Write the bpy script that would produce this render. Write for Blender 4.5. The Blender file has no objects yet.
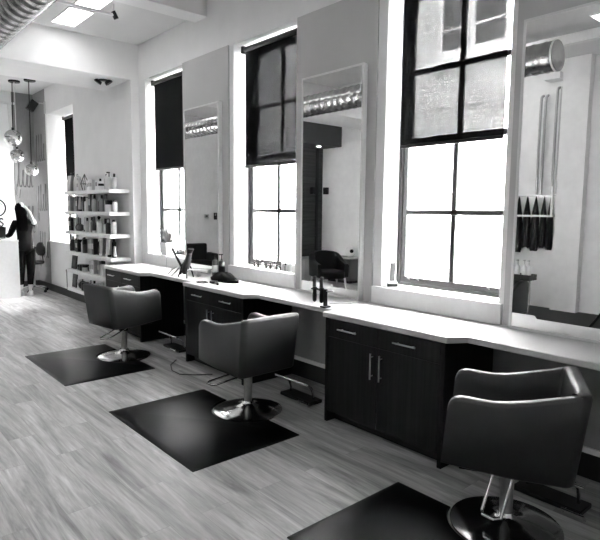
import bpy, bmesh, math, random
from mathutils import Vector, Matrix
PI = math.pi
sc = bpy.context.scene
COL = sc.collection
rnd = random.Random(7)

# ------------------------------------------------------------------ materials
MATS = {}
def nodes_of(name):
    m = bpy.data.materials.new(name); m.use_nodes = True
    nt = m.node_tree
    b = nt.nodes['Principled BSDF']
    return m, nt, b
def mat(name, g, rough=0.5, metal=0.0, noise=0.0, nscale=20.0, bump=0.0, bscale=60.0, spec=0.5, stretch=None, coat=0.0):
    """grey procedural material: g is the grey level, noise a relative mottling"""
    if name in MATS: return MATS[name]
    m, nt, b = nodes_of(name)
    b.inputs['Base Color'].default_value = (g, g, g, 1)
    b.inputs['Roughness'].default_value = rough
    b.inputs['Metallic'].default_value = metal
    b.inputs['Specular IOR Level'].default_value = spec
    b.inputs['Coat Weight'].default_value = coat
    tc = nt.nodes.new('ShaderNodeTexCoord'); mp = nt.nodes.new('ShaderNodeMapping')
    nt.links.new(tc.outputs['Object'], mp.inputs['Vector'])
    if stretch: mp.inputs['Scale'].default_value = stretch
    n = nt.nodes.new('ShaderNodeTexNoise'); n.inputs['Scale'].default_value = nscale; n.inputs['Detail'].default_value = 5
    nt.links.new(mp.outputs['Vector'], n.inputs['Vector'])
    r = nt.nodes.new('ShaderNodeMapRange')
    nz = max(noise, 0.03)
    r.inputs['From Min'].default_value = 0.3; r.inputs['From Max'].default_value = 0.7
    r.inputs['To Min'].default_value = g*(1-nz); r.inputs['To Max'].default_value = min(1, g*(1+nz))
    nt.links.new(n.outputs['Fac'], r.inputs['Value']); nt.links.new(r.outputs['Result'], b.inputs['Base Color'])
    if bump > 0:
        n2 = nt.nodes.new('ShaderNodeTexNoise'); n2.inputs['Scale'].default_value = bscale; n2.inputs['Detail'].default_value = 3
        nt.links.new(mp.outputs['Vector'], n2.inputs['Vector'])
        bp = nt.nodes.new('ShaderNodeBump'); bp.inputs['Strength'].default_value = bump; bp.inputs['Distance'].default_value = 0.01
        nt.links.new(n2.outputs['Fac'], bp.inputs['Height']); nt.links.new(bp.outputs['Normal'], b.inputs['Normal'])
    MATS[name] = m
    return m
def emit(name, g, strength):
    m, nt, b = nodes_of(name)
    b.inputs['Base Color'].default_value = (g, g, g, 1)
    b.inputs['Emission Color'].default_value = (1, 1, 1, 1)
    b.inputs['Emission Strength'].default_value = strength
    MATS[name] = m
    return m

WALL = mat('white_plaster', .88, .6, noise=.02, nscale=3, bump=.05, bscale=80)
CEIL = mat('ceiling_paint', .74, .7, noise=.02, nscale=2)
GREYP = mat('grey_wall_paint', .54, .55, noise=.03, nscale=2, bump=.05, bscale=90)
TRIM = mat('white_trim_paint', .82, .4)
COUNTER = mat('white_quartz', .55, .28, noise=.02, nscale=60)
CABW = None
BLACKM = mat('black_metal', .005, .4, spec=.35)
FRAMEB = mat('dark_window_paint', .02, .35)
BLACKP = mat('black_plastic', .004, .35, spec=.3)
CHROME = mat('chrome', .78, .14, metal=1.0)
STEEL = mat('brushed_steel', .5, .28, metal=1.0, noise=.08, nscale=40)
VINYL = mat('charcoal_vinyl', .023, .40, noise=.1, nscale=5, bump=.12, bscale=250)
MATB = mat('black_rubber', .002, .32, spec=.1, noise=.25, nscale=3, bump=.08, bscale=300)
BASEB = mat('black_baseboard', .006, .45)
WHITEP = mat('white_plastic', .8, .35)
GREYPL = mat('grey_plastic', .28, .4)
LGREY = mat('light_grey_plastic', .52, .4)
DGREY = mat('dark_grey_plastic', .045, .4)
SKIN = mat('skin', .62, .5)
HAIR = mat('dark_hair', .004, .9, spec=.0, noise=.4, nscale=60, stretch=(1, 1, .1))
CLOTH = mat('black_cloth', .004, .8, spec=.1, noise=.3, nscale=30)
WOODL = mat('pale_wood', .45, .45, noise=.2, nscale=20, stretch=(1, 1, .2))
SLAT = None
UPH = mat('black_upholstery', .006, .6, spec=.25, noise=.2, nscale=40)
SPOTW = 170
LEDM = emit('led_diffuser', .9, 2.4)
DOWNL = emit('downlight_lamp', .9, 9.0)

def wood_floor():
    m, nt, b = nodes_of('grey_oak_laminate')
    N = nt.nodes.new; L = nt.links.new
    tc = N('ShaderNodeTexCoord'); mp = N('ShaderNodeMapping'); mp.inputs['Rotation'].default_value = (0, 0, PI/2)
    L(tc.outputs['Object'], mp.inputs['Vector'])
    br = N('ShaderNodeTexBrick')
    br.offset = .37; br.inputs['Scale'].default_value = 1.0
    br.inputs['Brick Width'].default_value = 1.25; br.inputs['Row Height'].default_value = .19
    br.inputs['Mortar Size'].default_value = .0016; br.inputs['Mortar Smooth'].default_value = .2; br.inputs['Bias'].default_value = 0
    br.inputs['Color1'].default_value = (0, 0, 0, 1); br.inputs['Color2'].default_value = (1, 1, 1, 1); br.inputs['Mortar'].default_value = (.5, .5, .5, 1)
    L(mp.outputs['Vector'], br.inputs['Vector'])
    # grain streaks along the plank, shifted from plank to plank
    mp2 = N('ShaderNodeMapping'); mp2.inputs['Scale'].default_value = (9, .75, 1)
    ad = N('ShaderNodeVectorMath'); ad.operation = 'ADD'
    sc2 = N('ShaderNodeVectorMath'); sc2.operation = 'SCALE'; sc2.inputs['Scale'].default_value = 7.0
    L(br.outputs['Color'], sc2.inputs[0]); L(tc.outputs['Object'], mp2.inputs['Vector'])
    L(mp2.outputs['Vector'], ad.inputs[0]); L(sc2.outputs['Vector'], ad.inputs[1])
    n1 = N('ShaderNodeTexNoise'); n1.inputs['Scale'].default_value = 1.1; n1.inputs['Detail'].default_value = 8; n1.inputs['Roughness'].default_value = .62; n1.inputs['Distortion'].default_value = 1.1
    L(ad.outputs['Vector'], n1.inputs['Vector'])
    n2 = N('ShaderNodeTexNoise'); n2.inputs['Scale'].default_value = 7; n2.inputs['Detail'].default_value = 5
    L(ad.outputs['Vector'], n2.inputs['Vector'])
    cr = N('ShaderNodeValToRGB')
    cr.color_ramp.elements[0].position = .28; cr.color_ramp.elements[0].color = (.155, .155, .155, 1)
    cr.color_ramp.elements[1].position = .66; cr.color_ramp.elements[1].color = (.60, .60, .60, 1)
    L(n1.outputs['Fac'], cr.inputs['Fac'])
    mx = N('ShaderNodeMix'); mx.data_type = 'RGBA'; mx.blend_type = 'MULTIPLY'; mx.inputs['Factor'].default_value = 1
    r2 = N('ShaderNodeMapRange'); r2.inputs['From Min'].default_value = .3; r2.inputs['From Max'].default_value = .7; r2.inputs['To Min'].default_value = .8; r2.inputs['To Max'].default_value = 1.1
    L(n2.outputs['Fac'], r2.inputs['Value'])
    L(cr.outputs['Color'], mx.inputs['A']); L(r2.outputs['Result'], mx.inputs['B'])
    mx2 = N('ShaderNodeMix'); mx2.data_type = 'RGBA'; mx2.blend_type = 'MULTIPLY'; mx2.inputs['Factor'].default_value = 1
    r3 = N('ShaderNodeMapRange'); r3.inputs['To Min'].default_value = .9; r3.inputs['To Max'].default_value = 1.06
    L(br.outputs['Color'], r3.inputs['Value']); L(mx.outputs['Result'], mx2.inputs['A']); L(r3.outputs['Result'], mx2.inputs['B'])
    mx3 = N('ShaderNodeMix'); mx3.data_type = 'RGBA'; mx3.inputs['B'].default_value = (.27, .27, .27, 1)
    L(br.outputs['Fac'], mx3.inputs['Factor']); L(mx2.outputs['Result'], mx3.inputs['A'])
    L(mx3.outputs['Result'], b.inputs['Base Color'])
    b.inputs['Roughness'].default_value = .38
    bp = N('ShaderNodeBump'); bp.inputs['Strength'].default_value = .12; bp.inputs['Distance'].default_value = .004
    L(n2.outputs['Fac'], bp.inputs['Height']); L(bp.outputs['Normal'], b.inputs['Normal'])
    return m
FLOORM = wood_floor()

def grain(name, lo, hi, scale, rough=.35, axis_scale=(30, 30, 1)):
    m, nt, b = nodes_of(name); N = nt.nodes.new; L = nt.links.new
    tc = N('ShaderNodeTexCoord'); mp = N('ShaderNodeMapping'); mp.inputs['Scale'].default_value = axis_scale
    L(tc.outputs['Object'], mp.inputs['Vector'])
    n = N('ShaderNodeTexNoise'); n.inputs['Scale'].default_value = scale; n.inputs['Detail'].default_value = 6
    L(mp.outputs['Vector'], n.inputs['Vector'])
    cr = N('ShaderNodeValToRGB')
    cr.color_ramp.elements[0].position = .35; cr.color_ramp.elements[0].color = (lo, lo, lo, 1)
    cr.color_ramp.elements[1].position = .7; cr.color_ramp.elements[1].color = (hi, hi, hi, 1)
    L(n.outputs['Fac'], cr.inputs['Fac']); L(cr.outputs['Color'], b.inputs['Base Color'])
    b.inputs['Roughness'].default_value = rough; b.inputs['Specular IOR Level'].default_value = .22
    return m
CABW = grain('espresso_wood', .002, .010, 1.6, .5)
SLAT = grain('dark_cladding_wood', .03, .06, 1.2, .5, (1, 30, 30))

def brick_mat():
    m, nt, b = nodes_of('white_painted_brick'); N = nt.nodes.new; L = nt.links.new
    tc = N('ShaderNodeTexCoord'); sp = N('ShaderNodeSeparateXYZ'); cb = N('ShaderNodeCombineXYZ')
    L(tc.outputs['Object'], sp.inputs['Vector']); L(sp.outputs['Y'], cb.inputs['X']); L(sp.outputs['Z'], cb.inputs['Y'])
    br = N('ShaderNodeTexBrick'); br.inputs['Scale'].default_value = 1
    br.inputs['Brick Width'].default_value = .22; br.inputs['Row Height'].default_value = .075; br.inputs['Mortar Size'].default_value = .011; br.inputs['Mortar Smooth'].default_value = .2
    br.inputs['Color1'].default_value = (.74, .74, .74, 1); br.inputs['Color2'].default_value = (.64, .64, .64, 1); br.inputs['Mortar'].default_value = (.3, .3, .3, 1)
    L(cb.outputs['Vector'], br.inputs['Vector'])
    n = N('ShaderNodeTexNoise'); n.inputs['Scale'].default_value = 2.2; n.inputs['Detail'].default_value = 6
    L(tc.outputs['Object'], n.inputs['Vector'])
    r = N('ShaderNodeMapRange'); r.inputs['From Min'].default_value = .3; r.inputs['From Max'].default_value = .7; r.inputs['To Min'].default_value = .85; r.inputs['To Max'].default_value = 1.08
    L(n.outputs['Fac'], r.inputs['Value'])
    mx = N('ShaderNodeMix'); mx.data_type = 'RGBA'; mx.blend_type = 'MULTIPLY'; mx.inputs['Factor'].default_value = 1
    L(br.outputs['Color'], mx.inputs['A']); L(r.outputs['Result'], mx.inputs['B']); L(mx.outputs['Result'], b.inputs['Base Color'])
    b.inputs['Roughness'].default_value = .85
    bp = N('ShaderNodeBump'); bp.inputs['Strength'].default_value = .5; bp.inputs['Distance'].default_value = .01; bp.invert = True
    L(br.outputs['Fac'], bp.inputs['Height']); L(bp.outputs['Normal'], b.inputs['Normal'])
    return m
BRICK = brick_mat()

def glass_mat(name, tint=.97, gl=.07):
    m = bpy.data.materials.new(name); m.use_nodes = True; nt = m.node_tree; nt.nodes.clear()
    N = nt.nodes.new; L = nt.links.new
    o = N('ShaderNodeOutputMaterial'); mix = N('ShaderNodeMixShader'); t = N('ShaderNodeBsdfTransparent'); g = N('ShaderNodeBsdfGlossy')
    t.inputs['Color'].default_value = (tint, tint, tint, 1); g.inputs['Roughness'].default_value = .02; g.inputs['Color'].default_value = (.9, .9, .9, 1)
    ge = N('ShaderNodeNewGeometry'); dt = N('ShaderNodeVectorMath'); dt.operation = 'DOT_PRODUCT'
    L(ge.outputs['Incoming'], dt.inputs[0]); L(ge.outputs['Normal'], dt.inputs[1])
    ab = N('ShaderNodeMath'); ab.operation = 'ABSOLUTE'; L(dt.outputs['Value'], ab.inputs[0])
    om = N('ShaderNodeMath'); om.operation = 'SUBTRACT'; om.inputs[0].default_value = 1; L(ab.outputs[0], om.inputs[1])
    pw = N('ShaderNodeMath'); pw.operation = 'POWER'; pw.inputs[1].default_value = 5; L(om.outputs[0], pw.inputs[0])
    f = N('ShaderNodeMapRange'); f.inputs['To Min'].default_value = .03; f.inputs['To Max'].default_value = .9; L(pw.outputs[0], f.inputs['Value'])
    L(f.outputs['Result'], mix.inputs['Fac']); L(t.outputs['BSDF'], mix.inputs[1]); L(g.outputs['BSDF'], mix.inputs[2]); L(mix.outputs['Shader'], o.inputs['Surface'])
    return m
GLASS = glass_mat('window_glass')

def screen_mat():
    """black woven sun screen: thick yarn with square holes, so its openness falls as it is seen more obliquely"""
    m = bpy.data.materials.new('black_screen_fabric'); m.use_nodes = True; nt = m.node_tree; nt.nodes.clear()
    N = nt.nodes.new; L = nt.links.new
    o = N('ShaderNodeOutputMaterial'); mix = N('ShaderNodeMixShader'); t = N('ShaderNodeBsdfTransparent'); d = N('ShaderNodeBsdfDiffuse')
    d.inputs['Color'].default_value = (.016, .016, .016, 1)
    ge = N('ShaderNodeNewGeometry'); dt = N('ShaderNodeVectorMath'); dt.operation = 'DOT_PRODUCT'
    L(ge.outputs['Incoming'], dt.inputs[0]); L(ge.outputs['Normal'], dt.inputs[1])
    ab = N('ShaderNodeMath'); ab.operation = 'ABSOLUTE'; L(dt.outputs['Value'], ab.inputs[0])
    ac = N('ShaderNodeMath'); ac.operation = 'ARCCOSINE'; L(ab.outputs[0], ac.inputs[0])
    ta = N('ShaderNodeMath'); ta.operation = 'TANGENT'; L(ac.outputs[0], ta.inputs[0])
    mr = N('ShaderNodeMapRange'); mr.inputs['From Min'].default_value = 0; mr.inputs['From Max'].default_value = 1.72
    mr.inputs['To Min'].default_value = .235; mr.inputs['To Max'].default_value = .005
    L(ta.outputs[0], mr.inputs['Value'])
    L(mr.outputs['Result'], mix.inputs['Fac']); L(d.outputs['BSDF'], mix.inputs[1]); L(t.outputs['BSDF'], mix.inputs[2]); L(mix.outputs['Shader'], o.inputs['Surface'])
    return m
SCREEN = screen_mat()
MIRROR = mat('mirror_silver', .88, .0, metal=1.0); MIRROR.node_tree.nodes['Principled BSDF'].inputs['Roughness'].default_value = 0.01
def smoked():
    m, nt, b = nodes_of('mirrored_globe_glass')
    b.inputs['Metallic'].default_value = .85; b.inputs['Roughness'].default_value = .04
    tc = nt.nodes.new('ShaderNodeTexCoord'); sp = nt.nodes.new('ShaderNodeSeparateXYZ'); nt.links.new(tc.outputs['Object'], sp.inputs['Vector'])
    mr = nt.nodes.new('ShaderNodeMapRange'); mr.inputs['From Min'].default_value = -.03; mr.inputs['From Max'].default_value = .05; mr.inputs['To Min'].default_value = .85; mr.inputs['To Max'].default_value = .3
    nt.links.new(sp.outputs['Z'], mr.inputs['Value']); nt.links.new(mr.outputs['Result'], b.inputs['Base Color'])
    return m
GLOBE = smoked()
PAPER = mat('grey_wall_covering', .26, .5, noise=.08, nscale=30, stretch=(3, 3, .4))
INK = mat('lettering_grey', .11, .5)
DIML = mat('dull_window_glass', .06, .12)
CAPE = mat('black_nylon', .003, .5, spec=.2, noise=.2, nscale=30)

# ------------------------------------------------------------------ mesh builder
class MB:
    def __init__(self): self.bm = bmesh.new()
    def face(self, vs):
        try: return self.bm.faces.new(vs)
        except ValueError: return None
    def box(self, x0, x1, y0, y1, z0, z1, M=None):
        c = [Vector((x, y, z)) for z in (z0, z1) for y in (y0, y1) for x in (x0, x1)]
        if M: c = [M @ p for p in c]
        v = [self.bm.verts.new(p) for p in c]
        for f in ((0, 2, 3, 1), (4, 5, 7, 6), (0, 1, 5, 4), (2, 6, 7, 3), (0, 4, 6, 2), (1, 3, 7, 5)): self.face([v[i] for i in f])
        return self
    def loft(self, rings, cap=True, closed=False):
        R = [[self.bm.verts.new(p) for p in r] for r in rings]
        n = len(R[0])
        pairs = list(zip(R, R[1:])) + ([(R[-1], R[0])] if closed else [])
        for a, b in pairs:
            for i in range(n): self.face([a[i], a[(i+1) % n], b[(i+1) % n], b[i]])
        if cap and not closed:
            self.face(list(reversed(R[0]))); self.face(R[-1])
        return self
    def cyl(self, p0, p1, r0, r1=None, n=20):
        r1 = r0 if r1 is None else r1
        p0, p1 = Vector(p0), Vector(p1); d = (p1-p0).normalized()
        a = d.orthogonal().normalized(); b = d.cross(a)
        return self.loft([[p+(a*math.cos(2*PI*i/n)+b*math.sin(2*PI*i/n))*r for i in range(n)] for p, r in ((p0, r0), (p1, r1))])
    def lathe(self, prof, c=(0, 0, 0), n=28, sx=1, sy=1):
        return self.loft([[Vector((c[0]+r*sx*math.cos(2*PI*i/n), c[1]+r*sy*math.sin(2*PI*i/n), c[2]+z)) for i in range(n)] for r, z in prof])
    def ball(self, c, r, n=20, sx=1, sy=1, sz=1, M=None):
        k = n//2
        rings = []
        for j in range(1, k):
            t = PI*j/k
            rings.append([Vector((r*sx*math.sin(t)*math.cos(2*PI*i/n), r*sy*math.sin(t)*math.sin(2*PI*i/n), -r*sz*math.cos(t))) for i in range(n)])
        rings = [[(M @ p if M else p)+Vector(c) for p in q] for q in rings]
        return self.loft(rings)
    def tube(self, pts, r, n=8, closed=False, flat=1.0):
        pts = [Vector(p) for p in pts]; rings = []
        N = len(pts); up = None
        for i, p in enumerate(pts):
            a = pts[i-1] if (i > 0 or closed) else p
            b = pts[(i+1) % N] if (i < N-1 or closed) else p
            d = (b-a).normalized()
            if up is None: u = d.orthogonal().normalized()
            else:
                u = up - d*up.dot(d)
                u = u.normalized() if u.length > 1e-6 else d.orthogonal().normalized()
            up = u; w = d.cross(u)
            rr = r[i] if isinstance(r, (list, tuple)) else r
            rings.append([p+(u*math.cos(2*PI*k/n)+w*flat*math.sin(2*PI*k/n))*rr for k in range(n)])
        return self.loft(rings, closed=closed)
    def prism(self, poly, plane, a, b):
        def P(u, v, w): return Vector({'xy': (u, v, w), 'yz': (w, u, v), 'xz': (u, w, v)}[plane])
        return self.loft([[P(u, v, w) for u, v in poly] for w in (a, b)])
    def xform(self, M):
        for v in self.bm.verts: v.co = M @ v.co
        return self
    def mesh(self, name, m, smooth=35, off=None):
        bmesh.ops.recalc_face_normals(self.bm, faces=self.bm.faces[:])
        if off is not None:
            o = Vector(off)
            for v in self.bm.verts: v.co -= o
        me = bpy.data.meshes.new(name); self.bm.to_mesh(me); self.bm.free()
        me.materials.append(m)
        if smooth:
            for p in me.polygons: p.use_smooth = True
            me.set_sharp_from_angle(angle=math.radians(smooth))
        return me
def arc(c, r, a0, a1, n, plane='xy'):
    return [(c[0]+r*math.cos(a0+(a1-a0)*i/n), c[1]+r*math.sin(a0+(a1-a0)*i/n)) for i in range(n+1)]
def add_bevel(o, w, seg=2):
    md = o.modifiers.new('bevel', 'BEVEL'); md.width = w; md.segments = seg; md.limit_method = 'ANGLE'; md.angle_limit = math.radians(40)
    md.harden_normals = False
def setp(o, label=None, cat=None, group=None, kind=None):
    if label: o['label'] = label
    if cat: o['category'] = cat
    if group: o['group'] = group
    if kind: o['kind'] = kind
    return o
def thing(name, label, cat, loc=(0, 0, 0), rz=0, group=None):
    o = bpy.data.objects.new(name, None); o.empty_display_size = .1; COL.objects.link(o)
    o.location = loc; o.rotation_euler = (0, 0, rz)
    return setp(o, label, cat, group)
def part(parent, name, mb, m, bevel=0, world=False, smooth=35, label=None, loc=None, rot=None, seg=2):
    """a child mesh; world=True means the builder holds world coordinates (unrotated parent)"""
    off = None
    if world:
        off = Vector((0, 0, 0)); q = parent
        while q: off += q.location; q = q.parent
    me = mb.mesh(name, m, smooth, off)
    o = bpy.data.objects.new(name, me); COL.objects.link(o); o.parent = parent
    if loc: o.location = loc
    if rot: o.rotation_euler = rot
    if bevel: add_bevel(o, bevel, seg)
    if label: o['label'] = label
    return o
def solo(name, mb, m, label, cat, group=None, bevel=0, smooth=35, kind=None):
    vs = [v.co for v in mb.bm.verts]
    c = Vector(((min(v.x for v in vs)+max(v.x for v in vs))/2, (min(v.y for v in vs)+max(v.y for v in vs))/2, min(v.z for v in vs)))
    me = mb.mesh(name, m, smooth, c)
    o = bpy.data.objects.new(name, me); COL.objects.link(o); o.location = c
    if bevel: add_bevel(o, bevel)
    return setp(o, label, cat, group, kind)
def struct(name, mb, m, parent=None, bevel=0, smooth=35):
    me = mb.mesh(name, m, smooth)
    o = bpy.data.objects.new(name, me); COL.objects.link(o)
    if parent: o.parent = parent
    else: o['kind'] = 'structure'
    if bevel: add_bevel(o, bevel)
    return o
def copy_tree(o, parent=None):
    c = o.copy(); COL.objects.link(c)
    if parent: c.parent = parent
    for ch in list(o.children): copy_tree(ch, c)
    return c

# ------------------------------------------------------------------ room shell
P = 2.2145
ZCEIL, ZB, ZN = 3.99, 3.50, 3.53
ZHI = 4.20                                              # higher ceiling over the near part of the room
YB, YE, XN, XL, YK = 7.66, 12.40, -0.12, -6.12, -2.6
OPEN = [(1.95+P*k, 3.03+P*k) for k in (0, 1, 2)]   # window openings in the long wall
ZS, ZT = 1.03, 3.49
WX = .36                                                # outer face of the window wall

struct('floor', MB().box(XL-.1, .36, YK-.1, YE+.1, -.1, 0), FLOORM)
w = MB()
w.box(0, WX, YK, YB, ZT, ZHI); w.box(0, WX, YK, YB, 0, ZS)
ys = [YK]+[v for o in OPEN for v in o]+[YB]
for a, b in zip(ys[0::2], ys[1::2]): w.box(0, WX, a, b, ZS, ZT)
struct('wall_right', w, WALL)
w = MB()
O0 = (10.06, 11.55)
w.box(XN, WX, YB, YE, ZT, ZCEIL); w.box(XN, WX, YB, YE, 0, ZS-.01)
for a, b in ((YB, O0[0]), (O0[1], YE)): w.box(XN, WX, a, b, ZS-.01, ZT)
struct('wall_alcove', w, WALL)
struct('wall_end', MB().box(XL-.1, WX, YE, YE+.1, 0, ZCEIL), WALL)
struct('wall_left', MB().box(XL-.1, XL, YK, YE, 0, ZHI), WALL)
struct('wall_back', MB().box(XL-.1, WX, YK-.1, YK, 0, ZHI), WALL)
struct('ceiling', MB().box(XL-.1, WX, 5.80, YE+.1, ZCEIL, ZHI+.12).box(XL-.1, WX, YK-.1, 5.80, ZHI, ZHI+.12), CEIL)
struct('ceiling_beam', MB().box(XL, XN, YB, 8.66, ZB, ZCEIL), WALL)
struct('ceiling_downstand', MB().box(XL, 0, 5.79, 6.06, 3.92, ZHI+.02), WALL)
struct('wall_column', MB().box(XL, -5.97, 3.77, 4.20, 0, ZHI), WALL)
struct('trim_capital', MB().box(XL, -5.85, 4.20, 4.47, 3.88, ZCEIL), WALL)
struct('trim_ceiling_beam', MB().box(-4.07, -3.97, YK, YB, 3.845, 3.965), TRIM)
struct('trim_picture_ledge', MB().box(XL, XN-.35, YE-.05, YE, 3.74, 3.78), TRIM)

# painted grey bays between the windows
for k, (a, b) in enumerate(((YK+.05, -1.4), (.92, 1.905), (3.125, 4.145), (5.33, 6.37))):
    struct('trim_%d' % (k+1), MB().box(-.014, 0, a, b, .885, 3.50), GREYP)
# under-counter grey wall lining, shade darkened into its colour, white ledge and dark base
struct('trim_lining', MB().box(-.012, 0, YK, YB, .2, .84), mat('shaded_grey_wall_paint', .26, .5))
struct('trim_ledge', MB().box(-.03, 0, YK, YB, .165, .2), TRIM)
struct('baseboard_right', MB().box(-.022, 0, YK, YB, 0, .165), BASEB)
struct('baseboard_alcove', MB().box(XN-.018, XN, YB, YE-.02, 0, .14), BASEB)
struct('baseboard_end', MB().box(XL, XN, YE-.018, YE, 0, .14), BASEB)
struct('floor_dark_sheet', MB().box(XL, -4.35, 1.6, 5.7, .0, .006), mat('dark_sheet', .004, .5, spec=.15, noise=.15, nscale=5))  # thin dark sheet over part of the floor on the opposite side

# window sills (box aprons standing on the counter) and the windows
def window(n, y0, y1, x, z0, z1, sill=True):
    e = bpy.data.objects.new('window_%d' % n, None); COL.objects.link(e); e['kind'] = 'structure'
    e.location = (x, (y0+y1)/2, z0)
    f = MB(); t = .05
    f.box(x, x+.09, y0, y0+.04, z0, z1); f.box(x, x+.09, y1-.04, y1, z0, z1); f.box(x, x+.09, y0+.04, y1-.04, z1-.05, z1); f.box(x, x+.09, y0+.04, y1-.04, z0, z0+.03)
    part(e, 'window_frame', f, FRAMEB, world=True, bevel=.004)
    ym = (y0+y1)/2; zm = 2.252
    a0, a1 = y0+.04, y1-.04
    for nm, xx, za, zb, zmid in (('lower_sash', x+.01, z0+.03, zm+.025, 1.662), ('upper_sash', x+.05, zm-.025, z1-.05, 2.82)):
        s = MB()
        s.box(xx, xx+.035, a0, a0+.042, za, zb); s.box(xx, xx+.035, a1-.042, a1, za, zb)
        s.box(xx, xx+.035, a0+.042, a1-.042, za, za+.045); s.box(xx, xx+.035, a0+.042, a1-.042, zb-.045, zb)
        s.box(xx+.004, xx+.03, ym-.021, ym+.021, za+.045, zb-.045)
        s.box(xx+.004, xx+.03, a0+.042, a1-.042, zmid-.02, zmid+.02)
        so = part(e, nm, s, FRAMEB, world=True)
        part(so, 'pane', MB().box(xx+.015, xx+.019, a0+.04, a1-.04, za+.04, zb-.04), GLASS, world=True, smooth=0)
        if nm == 'lower_sash' and sill:
            for yy in (2.05, 2.80):
                q = yy-1.95+y0
                part(so, 'sash_lift', MB().tube([(xx, q, za+.03), (xx-.03, q, za+.045), (xx-.035, q+.012, za+.05), (xx-.035, q+.085, za+.05), (xx-.03, q+.097, za+.045), (xx, q+.097, za+.03)], .005), STEEL, world=True)
    return e
for n, (a, b) in enumerate(OPEN):
    window(n+1, a, b, .2, ZS, ZT)
    s = MB(); s.box(-.035, -.002, a-.035, b+.08, .882, ZS); s.box(-.002, .2, a+.002, b-.002, ZS, ZS+.006)
    struct('trim_sill_%d' % (n+1), s, TRIM, bevel=.006)
window(4, O0[0], O0[1], .25, ZS-.01, ZT, sill=False)
struct('trim_sill_4', MB().box(XN-.03, .25, O0[0]-.03, O0[1]+.03, ZS-.04, ZS-.005), TRIM, bevel=.005)

# roller screens
def shade(y0, y1, x, zb, label):
    t = thing('roller_shade', label, 'window shade', (x, (y0+y1)/2, zb), 0, 'black roller shades in the windows')
    part(t, 'screen_fabric', MB().box(x-.0008, x+.0008, y0, y1, zb+.02, 3.42), SCREEN, world=True, smooth=0)
    part(t, 'hem_bar', MB().box(x-.008, x+.008, y0, y1, zb, zb+.026), BLACKM, world=True, bevel=.003)
    part(t, 'roller_tube', MB().cyl((x, y0-.01, 3.435), (x, y1+.01, 3.435), .028), BLACKM, world=True)
    for q in (y0-.045, y1+.01):
        part(t, 'bracket', MB().box(x-.03, x+.035, q, q+.035, 3.40, 3.475), BLACKM, world=True, bevel=.004)
for k, zb, lab in ((0, 2.186, 'see-through black roller shade in the window nearest the camera, left of the largest mirror'),
                   (1, 2.141, 'black roller shade in the middle window, panes dimly visible through it'),
                   (2, 2.219, 'nearly opaque black roller shade in the farthest station window')):
    shade(OPEN[k][0]+.08, OPEN[k][1]-.085, .10, zb, lab)
shade(O0[0]+.1, O0[1]-.09, .19, 2.235, 'narrow black roller shade in the alcove window above the product shelves')

# ------------------------------------------------------------------ outside
nb = thing('neighbouring_building', 'white brick building across the alley, seen through the windows', 'building', (4.3, 3, -1.2))
part(nb, 'brick_wall', MB().box(4.0, 4.6, -9, 22, -1.2, 7.2), BRICK, world=True)
part(nb, 'stone_band', MB().box(3.93, 4.0, 4.12, 5.60, 3.90, 4.03), TRIM, world=True, bevel=.01)
for k, (a, b) in enumerate(((4.20, 4.70), (4.86, 5.27))):
    f = MB(); z0, z1 = 4.03, 6.0
    f.box(3.93, 4.0, a-.07, a, z0, z1); f.box(3.93, 4.0, b, b+.07, z0, z1); f.box(3.93, 4.0, a, b, z1, z1+.08); f.box(3.93, 4.0, a, b, z0, z0+.12)
    f.box(3.95, 4.0, a, b, 4.95, 5.02); f.box(3.95, 4.0, a, b, 4.45, 4.48)
    fo = part(nb, 'window_frame', f, TRIM, world=True)
    part(fo, 'pane', MB().box(3.97, 3.99, a, b, z0+.12, z1), DIML, world=True, smooth=0)
struct('ground', MB().box(WX, 12, -14, 26, -1.3, -1.2), mat('pale_concrete', .5, .9, noise=.1, nscale=3))
cable = MB().tube([(3.96, 22-31*i/40, 3.35+.08*math.sin(i*.5)) for i in range(41)], .008, 6)
solo('utility_cable', cable, DGREY, 'thin cable strung along the white brick wall outside', 'cable')

# ------------------------------------------------------------------ counter and cabinets
XC, XS = -.649, -.53
poly = [(-.003, YB-.16), (-.003, YK+.1), (XS, YK+.1)]
for k in (-1, 0, 1, 2):
    a, b = 1.933+P*k, 3.069+P*k
    if k == 2: poly += [(XS, a-.075), (XC, a), (XC, b)]
    else: poly += [(XS, a-.075), (XC, a), (XC, b), (XS, b+.012)]
poly[-1] = (XC, YB-.16)
solo('countertop', MB().prism(poly, 'xy', .84, .88), COUNTER, 'long white quartz counter running under the mirrors and windows', 'counter', bevel=.006)

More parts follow.
